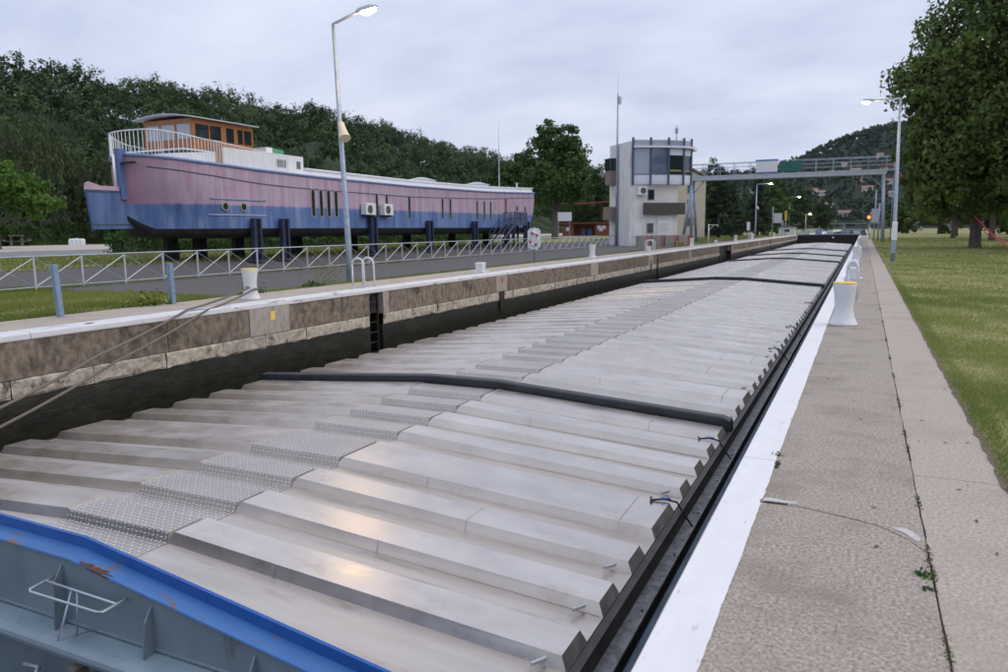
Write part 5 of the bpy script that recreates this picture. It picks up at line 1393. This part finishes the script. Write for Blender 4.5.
conifer('conifer', (-19.6, 168, .1), 12.8, 3.6, 9000, .6, 'leaf_conifer', 'dark conifer behind the far quay lamp post', 102, 'dark conifers behind the far quay')
conifer('conifer', (-25.5, 172, .1), 11.5, 3.4, 7000, .6, 'leaf_conifer', 'dark conifer between the other two conifers', 103, 'dark conifers behind the far quay')
for i, (loc, h, r, lf, lbl) in enumerate([((-33.5, 190, .2), 17.5, 5.5, 'leaf_mid', 'green tree rising behind the yellow house and first conifer'), ((-20, 205, .2), 13, 6, 'leaf_mid', 'rounded tree behind the second conifer'), ((-19, 255, .2), 14, 8, 'leaf_dark', 'distant rounded tree left of the gate'),
                                          ((-30, 270, .2), 15, 9, 'leaf_dark', 'distant broad tree behind the conifers'), ((-13.5, 300, .2), 11, 6, 'leaf_dark', 'distant low tree above the white cabin'), ((-24.5, 150, .2), 4.2, 2.6, 'leaf_mid', 'low bush in front of the conifers')]):
    tree('bank_tree', loc, auto_lobes(.8, h, r, 6, random.Random(120+i), 1.), h*.25, .3, 6000, .7, lf, lbl, 125+i, 'trees on the far bank beyond the tower', 140, 5)
# left: willows, bright tree, pines
def willow(loc, h, r, label, seed, n=16000):
    rng = np.random.default_rng(seed)
    o = empty('willow_tree', loc, 0, label, 'tree', 'willows by the hedge')
    ns = 420
    a = rng.uniform(0, 2*np.pi, ns); q = np.sqrt(rng.uniform(0, 1, ns)); top = h*(1-.45*q**2)*rng.uniform(.78, 1., ns); ln = h*rng.uniform(.2, .62, ns)
    k = rng.integers(0, ns, n); u = rng.uniform(0, 1, n)
    P = np.stack([np.cos(a[k])*q[k]*r*(1+.08*u), np.sin(a[k])*q[k]*r*(1+.08*u), np.maximum(top[k]-u*ln[k], 1.2)], 1)+rng.normal(size=(n, 3))*.16
    tn = rng.uniform(0, 1, ns)
    link('crown', leaf_mesh('crown', P, .55, rng, np.clip(.6*tn[k]+.4*rng.uniform(0, 1, n), 0, 1), 2.2, .32), 'leaf_willow', o)
    mb = MB().tube([(0, 0, -.1), (.4, 0, h*.3), (0, .3, h*.7)], [.45, .35, .12], 8)
    for s in (-1, 1): mb.tube([(.3, 0, h*.25), (s*r*.3, 0, h*.5), (s*r*.5, .4, h*.72)], [.25, .16, .05], 6)
    mb.build('trunk', 'bark', o, True)
willow((-97, 63, .4), 17.5, 7.5, 'tall grey-green willow at the left edge behind the hedge', 201, 22000)
willow((-89, 70, .4), 13.5, 6, 'lower willow between the left edge and the rudder', 202)
willow((-83, 76, .4), 11.5, 5, 'small willow just left of the raised barge rudder', 203, 12000)
tree('young_tree', (-69, 41.5, .4), [(0, 0, 5.4, 3.4, 3.4, 1.6), (3.2, 2.0, 4.4, 2.2, 2.2, .9), (-1, -.5, 7.2, 2.6, 2.6, 1.3), (1.6, 1.0, 5.9, 2.4, 2.4, 1.0), (2.2, 1.2, 3.4, 1.8, 1.8, .8), (-2.5, -1, 5, 3, 3, 1.6)], 3.6, .2, 9000, .42, 'leaf_bright', 'bright green spreading tree cut by the left edge of the picture', 211, None, 190, 7)
for i, (loc, h, r, lf, lbl) in enumerate([((-104, 84, 1.2), 15, 5, 'leaf_dark', 'dark tree behind the lower willow'), ((-103, 98, 1.2), 15, 5.5, 'leaf_dark', 'dark tree behind the barge stern rail'), ((-100, 118, 1.2), 12, 5, 'leaf_dark', 'dark tree behind the wheelhouse'),
                                          ((-101, 152, 1.2), 14, 5.5, 'leaf_mid', 'lighter green tree right of the tall lamp post behind the barge'), ((-98, 176, 1.2), 12, 5.5, 'leaf_mid', 'light green tree behind the middle of the barge roof'), ((-97, 215, 1.), 13, 6, 'leaf_mid', 'green tree behind the barge roof skylights'), ((-92, 250, 1.), 14, 6, 'leaf_mid', 'green tree behind the bow mast')]):
    tree('slope_tree', loc, auto_lobes(1.2, h, r, 6, random.Random(230+i), 1.), h*.25, .3, 6500, .75, lf, lbl, 240+i, 'trees at the foot of the wooded slope', 140, 4)
# hedge
rng = np.random.default_rng(300)
hd = empty('hedge', (-91, 62, .4), R(0), 'long dark clipped hedge along the gravel lane at the left', 'hedge')
n = 30000
P = np.stack([rng.uniform(-1.6, 1.6, n), rng.uniform(-26, 40, n), 0*rng.uniform(0, 1, n)], 1)
topz = 2.5+.3*np.sin(P[:, 1]*.5)+.25*np.sin(P[:, 1]*1.3+1)
P[:, 2] = topz*rng.uniform(0, 1, n)**.6
link('foliage', leaf_mesh('foliage', P, .42, rng, np.clip(.5*(np.sin(P[:, 1]*1.7)*.5+.5)+.5*rng.uniform(0, 1, n), 0, 1)), 'leaf_hedge', hd)
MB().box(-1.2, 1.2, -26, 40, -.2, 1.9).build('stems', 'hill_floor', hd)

lh = empty('low_hedge', (-41.5, 50, .42), 0, 'low green shrubbery seen beneath the raised barge', 'hedge')
rng = np.random.default_rng(301); n = 16000
P = np.stack([rng.uniform(-.9, .9, n), rng.uniform(-18, 34, n), 0*rng.uniform(0, 1, n)], 1)
P[:, 2] = (1.15+.35*np.sin(P[:, 1]*.7)+.2*np.sin(P[:, 1]*2.1))*rng.uniform(0, 1, n)**.6
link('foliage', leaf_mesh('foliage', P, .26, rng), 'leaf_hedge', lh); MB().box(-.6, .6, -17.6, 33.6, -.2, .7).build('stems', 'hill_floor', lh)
# ------------------------------------------------------------------ grass blades
def blades(name, boxes, label, m, seed):
    """boxes: (x0,x1,y0,y1,count,length,width)"""
    rng = np.random.default_rng(seed); Vs = []; Ts = []
    for x0, x1, y0, y1, n, ln, wd in boxes:
        x = rng.uniform(x0, x1, n); y = rng.uniform(y0, y1, n)
        cl = np.sin(x*2.1+.7*np.sin(y*1.3))*np.sin(y*1.7+x)*.5+.5
        patch = np.sin(x*.55+1.2*np.sin(y*.33))*np.cos(y*.41+x*.3)*.5+.5
        keep = rng.uniform(0, 1, n) < .35+.65*cl; x, y, cl, patch = x[keep], y[keep], cl[keep], patch[keep]; k = len(x)
        L_ = ln*rng.uniform(.4, 1.25, k)*(.65+.6*cl); a = rng.uniform(0, 2*np.pi, k); t = rng.uniform(.15, .9, k); b_ = rng.uniform(0, 2*np.pi, k)
        z = np.array([gz(v) for v in x]) if x1 < -12 else np.full(k, -.005)
        w_ = wd*rng.uniform(.6, 1.3, k)
        A = np.stack([x-np.cos(a)*w_, y-np.sin(a)*w_, z], 1); B = np.stack([x+np.cos(a)*w_, y+np.sin(a)*w_, z], 1)
        T = np.stack([x+np.cos(b_)*L_*t, y+np.sin(b_)*L_*t, z+L_*np.sqrt(1-t*t*.8)], 1)
        Vs.append(np.stack([A, B, T], 1).reshape(-1, 3)); Ts.append(np.clip(.55*patch+.45*rng.uniform(0, 1, k), 0, 1))
    V = np.concatenate(Vs); F = np.arange(len(V)).reshape(-1, 3)
    return tag(link(name, np_mesh(name, V, F, np.concatenate(Ts)), m), label, 'grass', None, 'stuff')
blades('lawn_grass', [(1.71, 1.90, 4.5, 30, 26000, .05, .0045), (1.78, 4.2, 4.5, 12, 90000, .055, .0035), (1.78, 7, 12, 24, 90000, .065, .006), (1.78, 16, 24, 50, 70000, .08, .014), (1.8, 40, 50, 130, 60000, .12, .04)], 'short patchy yellow-green lawn right of the concrete path', 'blade', 401)
blades('verge_grass', [(-23.2, -14.15, 6, 14.8, 110000, .10, .008), (-14.9, -14.15, 14.6, 75, 22000, .10, .010), (-22.4, -21.6, 9, 40, 9000, .12, .010), (-42, -26.5, 8, 70, 60000, .16, .02), (-30, -15, 84, 170, 40000, .14, .03)], 'rough green verge grass along the far quay and under the barge', 'blade_green', 402)
# small weeds
def weed(loc, r, n, label, size=.05, m='leaf_bright', hgt=.5):
    rng = np.random.default_rng(int(abs(loc[0]*97+loc[1]*31))+1)
    P = rng.normal(size=(n, 3))*np.array([r, r, r*hgt]); P[:, 2] = np.abs(P[:, 2])
    o = empty('weed', loc, 0, label, 'plant', 'weeds on the quays'); link('leaves', leaf_mesh('leaves', P, size, rng), m, o)
    MB().tube([(0, 0, -.01), (0, 0, r*hgt)], .004, 4).build('stem', 'rope', o)
weed((1.12, 4.16, .002), .024, 30, 'small green weed growing from the long path joint', .03, 'leaf_mid', .25)
weed((1.13, 4.0, .002), .016, 16, 'smallest weed by the path joint below the larger weed', .028, 'leaf_mid', .25)
weed((-14.35, 15.6, .09), .16, 260, 'leafy weed on the asphalt edge right of the roped bollard', .06, 'leaf_mid', .7)
weed((-14.5, 18.3, .09), .13, 120, 'low weed halfway between bollard and lamp post', .10, 'leaf_mid', .5)
weed((-15.2, 19.8, .07), .32, 420, 'tall pale weeds growing at the foot of the far quay lamp post', .06, 'blade_green', 1.3)
weed((.25, 6.0, .004), .018, 26, 'tiny weed where the white paint meets the path', .02, 'leaf_mid', .5)
weed((-14.2, 12.1, .09), .22, 200, 'bushy tuft between the two blue-grey posts', .13, 'blade_green', .7)

# moss in the path joints, fallen leaves on the concrete
rng = np.random.default_rng(77)
n = 900
yj = np.concatenate([rng.choice([3.4, 4.2, 4.45, 5.3, 6.6, 7.1, 8.4, 9.9, 11.2, 13, 15.5, 18], n)+rng.normal(size=n)*.10])
P = np.stack([1.16+rng.normal(size=n)*.008, yj, np.abs(rng.normal(size=n))*.004], 1)
yc = np.array([crack_y(x) for x in np.linspace(.26, .40, 120)])
P = np.concatenate([P, np.stack([np.linspace(.26, .40, 120), yc+rng.normal(size=120)*.006, np.full(120, .003)], 1), np.stack([.262+rng.normal(size=160)*.008, 5.75+rng.normal(size=160)*.05, np.abs(rng.normal(size=160))*.005], 1)])
tag(link('joint_moss', leaf_mesh('joint_moss', P, .014, rng), 'leaf_moss'), 'small olive moss tufts in the joints of the concrete path', 'moss', None, 'stuff')
n = 46
P = np.stack([rng.uniform(.3, 1.7, n), rng.uniform(2.9, 22, n)**1., np.full(n, .006)], 1)
tag(link('leaf_litter', leaf_mesh('leaf_litter', P, .035, rng, None, 0, .45, np.tile([0, 0, 1.], (n, 1)), .2), 'leaf_litter'), 'scattered dry brown leaves on the concrete path', 'leaves', None, 'stuff')

# ------------------------------------------------------------------ air
hz = bpy.data.materials.new('haze_air'); hz.use_nodes = True
t = hz.node_tree; t.nodes.remove(t.nodes['Principled BSDF'])
pv = N(t, 'ShaderNodeVolumePrincipled'); pv.inputs['Color'].default_value = (.80, .86, .95, 1); pv.inputs['Density'].default_value = .000035; pv.inputs['Anisotropy'].default_value = .2
t.links.new(pv.outputs[0], t.nodes['Material Output'].inputs['Volume'])
MATS['haze_air'] = hz
tag(MB().box(-2600, 2600, -80, 2600, -6, 190).build('haze', 'haze_air'), 'thin pale evening air over the lock and valley', 'haze', None, 'stuff')
